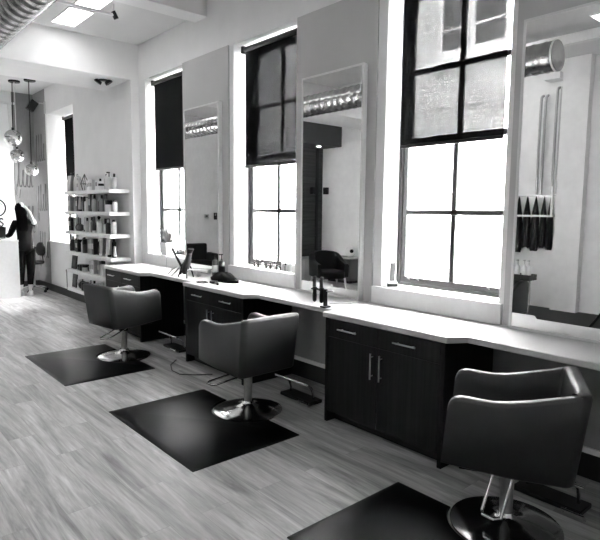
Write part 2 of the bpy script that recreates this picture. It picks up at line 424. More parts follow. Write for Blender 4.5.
def cabinet(y0, label, hs):
    y1 = y0+1.096; x0 = -.633
    t = thing('base_cabinet', label, 'cabinet', (-.33, (y0+y1)/2, 0), 0, 'dark wood base cabinets under the counter')
    c = MB()
    c.box(x0, -.035, y0, y0+.03, 0, .84); c.box(x0, -.035, y1-.03, y1, 0, .84)
    c.box(x0+.02, -.035, y0+.03, y1-.03, .09, .84)
    part(t, 'carcass', c, CABW, world=True)
    part(t, 'toe_kick', MB().box(x0+.09, x0+.11, y0+.03, y1-.03, 0, .09), BLACKM, world=True)
    ym = (y0+y1)/2+.01
    for k, (a, b) in enumerate(((y0+.034, ym-.002), (ym+.002, y1-.034))):
        dr = part(t, 'drawer', MB().box(x0-.001, x0+.019, a, b, .6935, .832), CABW, world=True, bevel=.0015)
        dd = part(t, 'door', MB().box(x0-.001, x0+.019, a, b, .092, .6915), CABW, world=True, bevel=.0015)
        h = hs[k]
        m = MB(); m.tube([(x0-.03, h, .768), (x0-.03, h+.19, .768)], .006, 10)
        m.cyl((x0-.03, h+.03, .768), (x0, h+.03, .768), .004, n=8); m.cyl((x0-.03, h+.16, .768), (x0, h+.16, .768), .004, n=8)
        part(dr, 'handle', m, STEEL, world=True, label='brushed steel bar handle')
        hy = ym-.042 if k == 0 else ym+.042
        m = MB(); m.tube([(x0-.03, hy, .46), (x0-.03, hy, .65)], .006, 10)
        m.cyl((x0-.03, hy, .485), (x0, hy, .485), .004, n=8); m.cyl((x0-.03, hy, .625), (x0, hy, .625), .004, n=8)
        part(dd, 'handle', m, STEEL, world=True, label='brushed steel bar handle')
    return t
cabinet(1.953, 'dark wood base cabinet under the nearest window, nearest of the three', (2.165, 2.70))
cabinet(1.953+P, 'dark wood base cabinet under the middle window, half hidden by a styling chair', (4.35, 4.885))
cabinet(1.953+2*P, 'dark wood base cabinet at the far counter end beside the product shelves', (6.61, 7.148))

# ------------------------------------------------------------------ mirrors
def mirror(y0, y1, label):
    t = thing('wall_mirror', label, 'mirror', (-.03, (y0+y1)/2, .883), 0, 'tall station mirrors')
    z0, z1, xa, xb = .883, 2.905, -.066, -.015
    f = MB(); w_ = .017
    f.box(xa, xb, y0, y0+w_, z0, z1); f.box(xa, xb, y1-w_, y1, z0, z1); f.box(xa, xb, y0+w_, y1-w_, z1-w_, z1); f.box(xa, xb, y0+w_, y1-w_, z0, z0+w_)
    part(t, 'frame', f, mat('mirror_frame_satin', .78, .35), world=True)
    part(t, 'glass', MB().box(xa+.004, xb-.004, y0+w_, y1-w_, z0+w_, z1-w_), MIRROR, world=True, smooth=0)
mirror(1.055, 1.835, 'tall framed mirror nearest the camera, cut off by the right photo edge')
mirror(3.225, 4.012, 'tall framed mirror between the nearest and middle windows, reflecting an armchair')
mirror(5.46, 6.255, 'tall framed mirror farthest from the camera, reflecting a grey wall')

# ------------------------------------------------------------------ floor mats
def floor_mat(x0, x1, y0, y1, cx, cy, r, label):
    t = .018; e = .045
    dx = x1-cx; h = math.sqrt(max(r*r-dx*dx, .001))
    def ring(ins, z):
        p = [(x0+ins, y0+ins), (x1-ins*.4, y0+ins)]
        a0 = math.atan2(-h, dx); a1 = -2*PI+math.atan2(h, dx)
        for i in range(25):
            a = a0+(a1-a0)*i/24
            rr = r+ins*.15
            p.append((min(cx+rr*math.cos(a), x1-ins*.4), cy+rr*math.sin(a)))
        p += [(x1-ins*.4, y1-ins), (x0+ins, y1-ins)]
        return [Vector((u, v, z)) for u, v in p]
    m = MB().loft([ring(0, 0), ring(0, .006), ring(e, t)])
    solo('floor_mat', m, MATB, label, 'mat', 'black anti fatigue floor mats', smooth=20)
floor_mat(-1.94, -1.025, 5.213, 6.559, -1.068, 5.884, .298, 'black floor mat with sloped rim under the farthest styling chair')
floor_mat(-1.886, -.985, 2.947, 4.305, -.978, 3.611, .298, 'black floor mat with sloped rim under the middle styling chair')
floor_mat(-1.878, -.985, .66, 2.018, -.914, 1.352, .298, 'black floor mat under the nearest styling chair, cut off by the bottom of the photo')

# ------------------------------------------------------------------ styling chairs
def bez(pts, n=8):
    """Catmull-Rom through 2-D points"""
    out = []
    q = [pts[0]]+list(pts)+[pts[-1]]
    for i in range(1, len(q)-2):
        p0, p1, p2, p3 = q[i-1:i+3]
        for k in range(n):
            t = k/n
            out.append(tuple(.5*((2*p1[j])+(-p0[j]+p2[j])*t+(2*p0[j]-5*p1[j]+4*p2[j]-p3[j])*t*t+(-p0[j]+3*p1[j]-3*p2[j]+p3[j])*t**3) for j in (0, 1)))
    out.append(tuple(pts[-1]))
    return out
def flare(mb):
    for v in mb.bm.verts: v.co.x *= 1+.055*(v.co.z-.6)/.22
    return mb
def chair(label):
    t = thing('styling_chair', label, 'chair', (0, 0, 0), 0, 'charcoal styling chairs at the stations')
    W, T, ZB0 = .282, .068, .385
    # U shaped upholstered shell: sections swept from the left arm front round the back to the right arm front
    yf = .325
    side = [yf, yf-.004, yf-.012, yf-.028, yf-.05, yf-.08, .18, .10, .02, -.06, -.13, -.19, -.235]
    top = {yf: .705, yf-.004: .722, yf-.012: .739, yf-.028: .754, yf-.05: .761, yf-.08: .762, .18: .757, .10: .755, .02: .764, -.06: .782, -.13: .803, -.19: .822, -.235: .835}
    secs = []                                     # (outer xy, inner xy, height, lean)
    for y in side: secs.append(((W, y), (W-T, y), top[y], 0 if y > 0 else y/-.235))
    ro, ri = .045, .02; yb = -.285
    for i in range(7):
        a = -PI/2*i/6
        secs.append(((W-ro+ro*math.cos(a), yb+ro+ro*math.sin(a)), (W-T-ri+ri*math.cos(a), yb+T+ri+ri*math.sin(a)), .838+.007*i/6, 1))
    for x in (.12, .06, 0): secs.append(((x, yb), (x, yb+T), .846, 1))
    secs = secs+[((-o[0], o[1]), (-i_[0], i_[1]), h, l) for o, i_, h, l in reversed(secs[:-1])]
    rings = []
    for o, i_, h, l in secs:
        o, i_ = Vector(o), Vector(i_); d = (i_-o).normalized(); r = []
        for q, z in ((o+d*.012, ZB0), (o, ZB0+.012), (o, h-.022), (o+d*.007, h-.006), (o+d*.02, h), (i_-d*.02, h), (i_-d*.007, h-.006), (i_, h-.022), (i_, ZB0+.012), (i_-d*.012, ZB0)):
            k = (z-ZB0)/.46
            zz = z+(.03*(1-k)*max(0, o.y/.325))            # underside rises a little to the front
            r.append(Vector((q.x*(.965+.06*k), q.y-.055*k*l-(.035*k if o.y > .2 else .035*k*max(0, o.y)/.2), zz)))
        rings.append(r)
    sh = MB(); sh.loft(rings)
    part(t, 'upholstered_shell', sh, VINYL, smooth=50)
    seat = MB().box(-.203, .203, -.20, .30, .41, .53)
    part(t, 'seat', seat, VINYL, bevel=.035, seg=4)
    part(t, 'underframe', MB().box(-.20, .20, -.22, .24, .368, .408).cyl((0, 0, .30), (0, 0, .37), .052), BLACKM, bevel=.004)
    col = MB().cyl((0, 0, .05), (0, 0, .30), .034, .036)
    part(t, 'hydraulic_column', col, STEEL, label='brushed steel hydraulic column')
    prof = [(.283, 0), (.288, .006), (.286, .014), (.262, .022), (.2, .033), (.12, .048), (.065, .062), (.05, .075), (.045, .09), (.001, .09)]
    part(t, 'base', MB().lathe(prof, n=56), CHROME, label='round polished chrome base')
    return t
def lever(t, ang, drop, reach=.33):
    m = MB()
    for s in (-1, 1): pass
    w_ = .055
    m.tube([(.03, -w_, .335), (reach-.03, -w_, .335-drop), (reach, -w_*.6, .332-drop), (reach, w_*.6, .332-drop), (reach-.03, w_, .335-drop), (.03, w_, .335)], .0075, 10)
    return part(t, 'pump_lever', m, CHROME, rot=(0, 0, ang), label='chrome loop pump lever')
c0 = chair('charcoal styling chair nearest the camera, open front turned to the left')
c1 = copy_tree(c0); setp(c1, 'charcoal styling chair in the middle, its back towards the camera')
c2 = copy_tree(c0); setp(c2, 'charcoal styling chair farthest from the camera, turned towards the mirror')
for o, loc, f, la, dr in ((c0, (-.914, 1.352, 0), 119, 178, .22), (c1, (-.978, 3.611, 0), 91, 180, .03), (c2, (-1.068, 5.884, 0), 9, 212, .05)):
    o.location = loc; o.rotation_euler = (0, 0, math.radians(f-90))
    lever(o, math.radians(la-(f-90)), dr, .17 if o is c0 else .37)

# floor mounted foot rests under the stations
def footrest(yc, label):
    t = thing('station_footrest', label, 'footrest', (-.5, yc, 0), 0, 'chrome foot rests under the stations')
    part(t, 'base_plate', MB().box(-.02, .13, -.20, .20, 0, .03), BLACKM, bevel=.006)
    for s in (-1, 1):
        part(t, 'curved_leg', MB().tube([(.07, s*.15, .03), (.065, s*.15, .08), (.045, s*.15, .13), (.0, s*.15, .17), (-.05, s*.15, .185)], .010, 10), CHROME)
    part(t, 'crossbar', MB().tube([(-.055, -.22, .19), (-.055, .22, .19)], .011, 12), CHROME)
    part(t, 'toe_rail', MB().tube([(-.07, -.24, .02), (-.09, -.24, .045), (-.09, -.12, .045), (-.07, -.12, .02)], .008, 8).cyl((-.07, -.24, .02), (-.02, -.19, .02), .006, n=8).cyl((-.07, -.12, .02), (-.02, -.12, .02), .006, n=8), CHROME)
for yc, l in ((1.32, 'chrome foot rest on the floor behind the nearest styling chair'), (3.55, 'chrome foot rest on the floor right of the middle styling chair'), (5.82, 'chrome foot rest on the floor right of the farthest styling chair')):
    footrest(yc, l)
solo('power_cord', MB().tube([(-.70, 5.36, .006), (-.84, 5.22, .006), (-.93, 5.02, .006), (-.93, 4.86, .006), (-.82, 4.74, .006), (-.68, 4.64, .008)], .006, 8), DGREY, 'thin cord looped on the wood floor between the two far chairs', 'cord')

# ------------------------------------------------------------------ things on the counter and sills
ZC = .881
# curling irons in a clamp holder
t = thing('tool_holder', 'black clamp tool holder standing at the counter edge in front of the middle mirror', 'tool holder', (-.505, 3.19, ZC))
part(t, 'clamp_foot', MB().box(-.035, .035, -.03, .03, 0, .012), BLACKP, bevel=.003)
part(t, 'post', MB().box(-.012, .012, -.014, .014, .012, .15), BLACKP, bevel=.003)
for s in (0, 1): part(t, 'ring', MB().tube([(.0+.028*math.cos(2*PI*i/16), .045+s*.085+.028*math.sin(2*PI*i/16), .14) for i in range(16)], .005, 8, closed=True), BLACKP)
part(t, 'bar', MB().box(-.005, .005, -.01, .105, .134, .146), BLACKP)
part(t, 'side_hook', MB().tube([(0, -.012, .135), (.005, -.07, .138), (.005, -.085, .145)], .004, 8), STEEL)
for yy, l, dx in ((3.235, 'black curling iron in the holder ring nearer to the holder post', .03), (3.32, 'black curling iron in the outer holder ring, hanging lowest', .0)):
    q = thing('curling_iron', l, 'curling iron', (-.505, yy, ZC+.03), 0, 'curling irons in the holder')
    part(q, 'handle', MB().lathe([(.008, 0), (.017, .01), (.019, .05), (.016, .1), (.02, .125), (.001, .126)], n=16), BLACKP)
    part(q, 'barrel', MB().lathe([(.012, .126), (.012, .19), (.015, .20), (.012, .215), (.001, .216)], n=16), DGREY)
    part(q, 'clip', MB().box(-.006, .006, .014, .02, .126, .19), BLACKP)
solo('power_cord', MB().tube([(-.36, 3.29, ZC+.005), (-.30, 3.22, ZC+.005), (-.22, 3.17, ZC+.005), (-.13, 3.20, ZC+.005), (-.08, 3.15, ZC+.006), (-.05, 3.12, ZC+.012)], .004, 8), LGREY, 'pale cord lying on the counter beside the curling irons', 'cord')
# cordless phone
t = thing('cordless_phone', 'dark grey cordless phone upright in its cradle on the nearest window sill', 'phone', (.045, 2.955, ZS+.007), math.radians(-40))
part(t, 'cradle', MB().prism([(-.05, 0), (.05, 0), (.05, .02), (.02, .04), (-.02, .045), (-.05, .03)], 'yz', -.042, .042), WHITEP, bevel=.006)
part(t, 'cradle_foot', MB().box(-.045, .045, -.055, -.03, 0, .03), BLACKP, bevel=.005, label='black rear of the cradle')
hs = part(t, 'handset', MB().box(-.022, .022, -.012, .012, 0, .165), DGREY, bevel=.009, loc=(0, .0, .042), rot=(math.radians(14), 0, 0))
part(hs, 'screen', MB().box(-.015, .015, .012, .0135, .1, .135), DGREY, label='dark phone screen')
part(hs, 'antenna', MB().cyl((.014, 0, .16), (.014, 0, .185), .005, n=10), BLACKP)
# row of small bottles and tubes on the middle sill
for k in range(9):
    y = 4.93-.072*k+(.03 if k > 5 else 0); h = .055+.03*((k*7) % 3)/2
    t = thing('polish_bottle', '%s from the left in the row of nine small bottles on the middle sill' % ('first second third fourth fifth sixth seventh eighth ninth'.split()[k]), 'bottle', (.06, y, ZS+.007), 0, 'small bottles on the middle sill')
    m_ = (DGREY, BLACKP, GREYPL)[k % 3]
    part(t, 'body', MB().lathe([(.016, 0), (.017, .004), (.017, h*.6), (.008, h*.68), (.008, h*.72)], n=14), m_)
    part(t, 'cap', MB().lathe([(.01, h*.72), (.01, h), (.001, h)], n=14), BLACKP)
for k in range(3):
    t = thing('glass_jar', '%s small clear jar at the right end of the middle window sill' % ('left', 'centre', 'right')[k], 'jar', (.07, 4.42-.085*k, ZS+.007), 0, 'clear jars on the middle sill')
    part(t, 'body', MB().lathe([(.03, 0), (.033, .005), (.033, .06), (.026, .07)], n=18), LGREY)
    part(t, 'lid', MB().lathe([(.028, .07), (.028, .085), (.001, .085)], n=18), WHITEP)
# planter on the far sill
t = thing('potted_grass', 'tufted grassy plant in a square grey pot on the far window sill', 'plant', (.07, 6.97, ZS+.007))
part(t, 'pot', MB().loft([[(-s, -s, z), (s, -s, z), (s, s, z), (-s, s, z)] for s, z in ((.075, 0), (.09, .17))]), LGREY, bevel=.004)
part(t, 'soil', MB().box(-.08, .08, -.08, .08, .168, .178), BLACKP)
g = MB()
for i in range(70):
    a = rnd.uniform(0, 2*PI); l = rnd.uniform(.1, .24); sp = rnd.uniform(.02, .2); b0 = rnd.uniform(0, .05)
    pts = [(b0*math.cos(a), b0*math.sin(a), .175), ((b0+sp*.35)*math.cos(a), (b0+sp*.35)*math.sin(a), .175+l*.6), ((b0+sp*.7)*math.cos(a+.1), (b0+sp*.7)*math.sin(a+.1), .175+l)]
    g.tube(pts, [.006, .005, .0015], 4)
part(t, 'foliage', g, mat('grey_green_leaf', .02, .5, noise=.4, nscale=30))
solo('power_cord', MB().tube([(-.04, 6.86, ZS+.01), (-.05, 6.8, ZS-.03), (-.06, 6.78, .92), (-.1, 6.72, .886), (-.25, 6.45, .886), (-.4, 6.15, .886)], .004, 6), GREYPL, 'thin cord running down from the far sill onto the counter', 'cord')
# hair dryer stand with dryer and flat iron near the far mirror
t = thing('dryer_stand', 'silver wire dryer stand on the counter before the far mirror', 'stand', (-.40, 5.62, ZC))
for px_, py_ in ((-.06, -.09), (-.06, .11), (.08, 0)):
    part(t, 'leg', MB().tube([(px_, py_, .0), (px_*.6, py_*.6, .11), (0, 0, .2)], .008, 8), BLACKP)
part(t, 'cradle_ring', MB().tube([(.045*math.cos(2*PI*i/18), .045*math.sin(2*PI*i/18), .205) for i in range(18)], .006, 8, closed=True), STEEL)
part(t, 'tray', MB().lathe([(.001, .0), (.05, .0), (.055, .012), (.04, .014)], n=20), WHITEP, loc=(0.02, 0, .085))
t = thing('hair_dryer', 'black and charcoal hair dryer leaning in the wire stand before the far mirror', 'hair dryer', (-.42, 5.60, ZC+.15))
ax = Matrix.Rotation(math.radians(28), 4, 'X')
part(t, 'barrel', MB().lathe([(.03, -.10), (.042, -.085), (.044, .02), (.035, .09), (.028, .16)], n=24).xform(ax), DGREY)
part(t, 'rear_grille', MB().lathe([(.001, -.116), (.028, -.114), (.033, -.098), (.03, -.09)], n=24).xform(ax), BLACKP)
part(t, 'nozzle', MB().lathe([(.03, .155), (.03, .18), (.04, .215), (.02, .215)], n=20, sy=.5).xform(ax), BLACKP)
part(t, 'handle', MB().tube([(0, .03, .03), (0, .10, -.02), (.0, .15, -.12)], [.02, .017, .014], 12), BLACKP)
t = thing('flat_iron', 'long black flat iron leaning up left out of the dryer stand', 'flat iron', (-.44, 5.70, ZC+.14))
ax = Matrix.Rotation(math.radians(-48), 4, 'X')
part(t, 'lower_arm', MB().box(-.011, .011, -.013, -.002, -.03, .27).xform(ax), BLACKP, bevel=.005)
part(t, 'upper_arm', MB().box(-.011, .011, .002, .013, -.03, .27).xform(ax), BLACKP, bevel=.005)
solo('power_cord', MB().tube([(-.46, 5.75, 1.0), (-.47, 5.85, .96), (-.48, 5.93, .90), (-.47, 5.86, .886), (-.44, 5.8, .95), (-.45, 5.72, .99)], .008, 8), LGREY, 'pale looped cord hanging from the hair dryer on the counter', 'cord')
# cloth cap / bag
m = MB(); rings = []
for j, (z, k) in enumerate(((0, 1.0), (.035, 1.06), (.075, .86), (.105, .55), (.118, .2))):
    rings.append([(.11*k*(1+.13*math.sin(3*a+j))*math.cos(a), .25*k*(1+.1*math.sin(4*a+1.3*j))*math.sin(a), z*(1+.12*math.sin(5*a+j))) for a in [2*PI*i/40 for i in range(40)]])
for r in rings:
    for i, p in enumerate(r): r[i] = Vector((p[0]*.8-.25, p[1]*.9+5.07, p[2]*.8+ZC+.001))
rings[0] = [Vector((p.x, p.y, ZC+.001)) for p in rings[0]]
solo('folded_cape', m.loft(rings), CLOTH, 'crumpled black cloth lying on the counter right of the far mirror', 'cloth', smooth=80)
for x, y, h, l in ((-.115, 5.47, .28, 'dark pump bottle left of the two behind the crumpled black cloth'), (-.115, 5.33, .28, 'dark pump bottle right of the two behind the crumpled black cloth')):
    t = thing('pump_bottle', l, 'bottle', (x, y, ZC), 0, 'dark bottles by the far mirror')
    part(t, 'body', MB().lathe([(.034, 0), (.037, .006), (.037, h*.62), (.03, h*.7), (.013, h*.74), (.013, h*.8)], n=20), DGREY)
    part(t, 'label', MB().lathe([(.0375, h*.2), (.0375, h*.5)], n=20), LGREY if 'left' in l else BLACKP, label='printed label band' if 'left' in l else None)
    part(t, 'pump_head', MB().cyl((0, 0, h*.8), (0, 0, h), .006, n=10).box(-.035, .012, -.009, .009, h*.95, h), BLACKP)
t = thing('paddle_brush', 'black paddle brush lying flat on the counter above the middle cabinet', 'brush', (-.42, 5.02, ZC), math.radians(70))
part(t, 'head', MB().lathe([(.001, .0), (.042, .0), (.046, .01), (.04, .022), (.001, .024)], n=24, sx=1.5), BLACKP)
part(t, 'handle', MB().tube([(-.05, 0, .012), (-.1, 0, .014), (-.2, 0, .012)], [.012, .01, .012], 10), BLACKP)
solo('power_cord', MB().tube([(-.47, 5.06+.0, .886)]+[(-.50+.05*math.cos(a), 5.13+.07*math.sin(a), .886) for a in [PI*.2*i for i in range(11)]], .005, 8), DGREY, 'small coil of dark cord beside the paddle brush on the counter', 'cord')
for k, (x, y) in enumerate(((-.2, 5.72), (-.24, 5.64), (-.16, 5.83))):
    t = thing('clear_cup', ('small clear cup in front of the far mirror, middle one', 'small clear cup in front of the far mirror, nearest the black cloth', 'small clear cup in front of the far mirror, nearest the dryer stand')[k], 'cup', (x, y, ZC), 0, 'clear cups on the counter')
    part(t, 'bowl', MB().lathe([(.016, 0), (.022, .003), (.026, .035), (.023, .035), (.019, .006), (.001, .006)], n=18), WHITEP)

# ------------------------------------------------------------------ product shelves in the alcove
SH = [(1.895, 1.95), (1.566, 1.621), (1.236, 1.291), (.89, .945), (.58, .635), (.262, .315)]
NAMES = ['top', 'second', 'third', 'fourth', 'fifth', 'lowest']
SY0, SY1 = 7.785, 9.72
for (a, b), nm in zip(SH, NAMES):
    t = thing('floating_shelf', 'white floating shelf holding hair products, %s of six' % nm, 'shelf', (XN-.17, (SY0+SY1)/2, a), 0, 'white product shelves')
    part(t, 'board', MB().box(-.43, XN-.001, SY0, SY1, a, b), TRIM, world=True, bevel=.004)
solo('shelf_upright', MB().box(XN-.045, XN-.004, 9.95, 9.99, .9, 2.0), TRIM, 'slim white upright at the window end of the product shelves', 'upright')
TONES = {'w': WHITEP, 'l': LGREY, 'g': GREYPL, 'd': DGREY, 'b': BLACKP, 'p': mat('pale_grey_box', .62, .45)}
TW = {'w': 'white', 'l': 'light grey', 'g': 'grey', 'd': 'dark grey', 'b': 'black', 'p': 'pale'}
ORD = ['first', 'second', 'third', 'fourth', 'fifth', 'sixth', 'seventh', 'eighth', 'ninth', 'tenth', 'eleventh', 'twelfth', 'thirteenth', 'fourteenth', 'fifteenth', 'sixteenth', 'seventeenth', 'eighteenth', 'nineteenth', 'twentieth']
def rr_box(w, d, z0, z1): return MB().box(-d/2, d/2, -w/2, w/2, z0, z1)
def product(kind, tone, h, w, x, y, z, where, grp):
    m_ = TONES[tone]; r = w*.5
    nice = {'bottle': 'bottle', 'pump': 'pump bottle', 'tube': 'squeeze tube', 'box': 'product box', 'jar': 'round jar', 'bag': 'gift bag', 'frame': 'picture frame', 'ball': 'round ornament', 'can': 'spray can'}[kind]
    lab = '%s %s, %s' % (TW[tone], nice, where)
    t = thing({'bottle': 'shampoo_bottle', 'pump': 'pump_bottle', 'tube': 'squeeze_tube', 'box': 'product_box', 'jar': 'cream_jar', 'bag': 'gift_bag', 'frame': 'picture_frame', 'ball': 'ornament', 'can': 'spray_can'}[kind],
              lab, {'bottle': 'bottle', 'pump': 'bottle', 'tube': 'tube', 'box': 'box', 'jar': 'jar', 'bag': 'bag', 'frame': 'frame', 'ball': 'ornament', 'can': 'can'}[kind], (x, y, z+.0005), 0, grp)
    cap = BLACKP if tone in 'wlpg' and int(h*1000) % 3 else WHITEP
    if kind == 'bottle':
        part(t, 'body', MB().lathe([(r*.92, 0), (r, .006), (r, h*.66), (r*.75, h*.74), (r*.35, h*.78)], n=16), m_)
        part(t, 'cap', MB().lathe([(r*.42, h*.78), (r*.42, h*.98), (r*.38, h), (.001, h)], n=14), cap)
    elif kind == 'pump':
        part(t, 'body', MB().lathe([(r*.92, 0), (r, .006), (r, h*.62), (r*.7, h*.7), (r*.32, h*.73)], n=16), m_)
        part(t, 'pump_head', MB().cyl((0, 0, h*.73), (0, 0, h*.97), r*.16, n=8).box(-r*.9, r*.3, -r*.2, r*.2, h*.93, h), cap)
    elif kind == 'tube':
        part(t, 'cap', MB().lathe([(r*.7, 0), (r*.72, h*.12), (.001, h*.125)], n=14), cap)
        part(t, 'body', MB().loft([[(r*sx*math.cos(a), r*sy*math.sin(a), zz) for a in [2*PI*i/16 for i in range(16)]] for sx, sy, zz in ((.7, .7, h*.126), (.75, .85, h*.3), (.4, 1.0, h*.8), (.1, 1.05, h))]), m_)
    elif kind == 'can':
        part(t, 'body', MB().lathe([(r*.95, 0), (r, .004), (r, h*.8), (r*.7, h*.85)], n=16), m_)
        part(t, 'cap', MB().lathe([(r*.7, h*.85), (r*.68, h), (.001, h)], n=14), BLACKP)
    elif kind == 'box':
        part(t, 'carton', rr_box(w, min(w, .09), 0, h), m_, bevel=.002)
        part(t, 'printed_band', rr_box(w*.6, .002, h*.35, h*.7), GREYPL if tone in 'wpl' else LGREY, loc=(-min(w, .09)/2-.001, 0, 0))
    elif kind == 'jar':
        part(t, 'body', MB().lathe([(r*.9, 0), (r, .005), (r, h*.62)], n=18), m_)
        part(t, 'lid', MB().lathe([(r*1.03, h*.62), (r*1.03, h*.97), (r, h), (.001, h)], n=18), BLACKP)
    elif kind == 'bag':
        part(t, 'body', MB().loft([[(-d/2, -ww/2, zz), (d/2, -ww/2, zz), (d/2, ww/2, zz), (-d/2, ww/2, zz)] for d, ww, zz in ((.09, w*.9, 0), (.085, w, h*.5), (.05, w, h*.85))]), m_)
        part(t, 'handle', MB().tube([(0, -w*.2, h*.84), (0, -w*.18, h*.96), (0, 0, h), (0, w*.18, h*.96), (0, w*.2, h*.84)], .004, 6), BLACKP)
    elif kind == 'frame':
        part(t, 'frame', rr_box(w, .02, 0, h), m_, bevel=.002, rot=(0, math.radians(6), 0), loc=(-.01, 0, .001))
        part(t, 'picture', rr_box(w*.55, .002, h*.2, h*.7), DGREY, rot=(0, math.radians(6), 0), loc=(-.022, 0, .001))
    elif kind == 'ball':
        part(t, 'sphere', MB().ball((0, 0, r), r, 18), m_)
        part(t, 'stem', MB().cyl((0, 0, 2*r-.004), (0, 0, h+.001), r*.12, n=8), BLACKP)
ROWS = [
 # (kind, tone, height, width) from the far (window) end to the near end
 [('bag', 'g', .27, .16), ('bag', 'l', .25, .15), ('pump', 'b', .2, .07), ('box', 'p', .15, .09), ('GAP', '', 0, .20), ('box', 'w', .14, .1), ('box', 'w', .15, .1), ('box', 'p', .14, .1), ('box', 'w', .15, .1), ('bottle', 'w', .15, .07), ('jar', 'w', .08, .09), ('bottle', 'p', .2, .075), ('bottle', 'w', .24, .075), ('pump', 'w', .22, .075), ('bottle', 'p', .2, .07)],
 [('box', 'g', .22, .13), ('bag', 'g', .22, .13), ('box', 'd', .21, .08), ('tube', 'l', .2, .075), ('bottle', 'g', .21, .075), ('jar', 'b', .2, .09), ('bottle', 'w', .19, .075), ('box', 'd', .24, .09), ('tube', 'g', .23, .08), ('bottle', 'l', .22, .075), ('tube', 'w', .22, .075), ('bottle', 'b', .2, .07), ('bottle', 'g', .22, .075), ('pump', 'l', .23, .07), ('jar', 'w', .15, .075), ('jar', 'w', .15, .075), ('can', 'w', .15, .07)],
 [('box', 'b', .2, .12), ('box', 'l', .19, .1), ('ball', 'b', .2, .11), ('ball', 'd', .19, .11), ('tube', 'l', .21, .08), ('tube', 'p', .21, .08), ('bottle', 'l', .2, .075), ('bottle', 'w', .21, .075), ('bottle', 'g', .2, .075), ('tube', 'd', .22, .075), ('bottle', 'p', .23, .075), ('pump', 'w', .22, .075), ('bottle', 'w', .19, .075), ('bottle', 'w', .18, .07), ('jar', 'w', .2, .075), ('bottle', 'd', .19, .07), ('bottle', 'w', .18, .07), ('can', 'l', .19, .065)],
 [('bottle', 'd', .22, .08), ('bottle', 'b', .24, .08), ('pump', 'b', .24, .085), ('box', 'b', .18, .1), ('bottle', 'w', .21, .08), ('bottle', 'l', .22, .075), ('jar', 'd', .2, .1), ('box', 'g', .2, .15), ('box', 'g', .21, .09), ('box', 'd', .22, .07), ('bottle', 'b', .24, .075), ('tube', 'g', .24, .075), ('tube', 'l', .24, .075), ('tube', 'd', .24, .075), ('tube', 'w', .25, .08), ('tube', 'p', .26, .075), ('can', 'b', .24, .06), ('tube', 'w', .15, .06)],
 [('frame', 'b', .2, .2), ('jar', 'd', .08, .12), ('jar', 'b', .09, .12), ('jar', 'l', .1, .1), ('ball', 'd', .14, .11), ('box', 'l', .17, .1), ('box', 'p', .19, .09), ('box', 'g', .19, .09), ('bottle', 'l', .2, .08), ('bottle', 'w', .21, .075), ('tube', 'g', .2, .08), ('box', 'l', .21, .09), ('bottle', 'd', .19, .075)],
 [('frame', 'b', .2, .18), ('box', 'w', .13, .08), ('ball', 'b', .15, .13), ('jar', 'b', .12, .11), ('ball', 'd', .16, .13), ('tube', 'w', .17, .08), ('bottle', 'w', .18, .075), ('box', 'p', .16, .09), ('bottle', 'l', .19, .075)]]
for k, row in enumerate(ROWS):
    row = [(r[0], r[1], r[2]*1.14, r[3]*1.1) for r in row]
    tot = sum(r[3] for r in row); span = (SY1-.05)-(SY0+.05)
    gap = max(.006, (span-tot)/(len(row)-1)) if k < 4 else .03
    y = SY1-.04; n = 0
    for kind, tone, h, w_ in row:
        yc = y-w_/2; y -= w_+gap
        if kind == 'GAP':
            tt = thing('wire_lantern', 'diamond shaped wire lantern on the top product shelf', 'ornament', (-.33, yc, SH[0][1]+.001))
            b6 = [(.07*math.cos(PI*i/3), .07*math.sin(PI*i/3)) for i in range(6)]
            mm = MB()
            for i in range(6):
                p, q = b6[i], b6[(i+1) % 6]
                mm.tube([(p[0]*.5, p[1]*.5, .004), (p[0], p[1], .11), (0, 0, .27)], .004, 6); mm.tube([(p[0], p[1], .11), (q[0], q[1], .11)], .004, 6); mm.tube([(p[0]*.5, p[1]*.5, .004), (q[0]*.5, q[1]*.5, .004)], .004, 6)
            part(tt, 'wire_frame', mm, DGREY)
            part(tt, 'candle', MB().lathe([(.028, 0), (.028, .08), (.001, .08)], n=16), WHITEP, loc=(0, 0, .008))
            continue
        product(kind, tone, h, w_, -.345+.02*((n*5) % 3), yc, SH[k][1], '%s item from the window on the %s product shelf' % (ORD[n], NAMES[k]), 'hair products on the %s shelf' % NAMES[k])
        n += 1

# ------------------------------------------------------------------ reception corner
# lettered wall covering wraps the corner
struct('trim_wall_covering', MB().box(-.53, XN-.004, YE-.006, YE-.001, .14, ZCEIL), PAPER)
struct('trim_wall_covering_side', MB().box(XN-.006, XN-.001, 11.62, YE-.006, .14, ZCEIL), PAPER)
def scrawl(u0, u1, z0, h, f, seed):
    """tall looping handwriting strokes along u, returned as tubes through f(u, z)"""
    m = MB(); r_ = random.Random(seed); n = 4; st = (u1-u0)/n
    pts = []
    for i in range(n):
        hh = h*r_.choice((1, .95, .62, 1)); u = u0+i*st
        for s, zz in ((0, 0), (.35, .5), (.62, .95), (.48, 1.0), (.38, .8), (.42, .25), (.6, 0), (.85, .06)):
            pts.append((u+s*st, z0+zz*hh))
    m.tube([f(*p) for p in bez(pts, 3)], .009, 5)
    m.tube([f(u0-.01, z0+h*.1), f(u0-.03, z0-h*.3), f(u0+.03, z0-h*.42), f(u0+.05, z0-h*.1)], .009, 5)
    return m
fs = lambda u, z: (XN-.008, 12.36-u, z)
fe = lambda u, z: (-.53+u, YE-.009, z)
for i, z in enumerate((2.62, 1.62, .66)):
    solo('wall_lettering', scrawl(.08, .68, z, .52, fs, i), INK, '%s line of looping grey script on the side wall covering beyond the window' % ('upper', 'middle', 'lower')[i], 'lettering', 'grey script lettering on the wall')
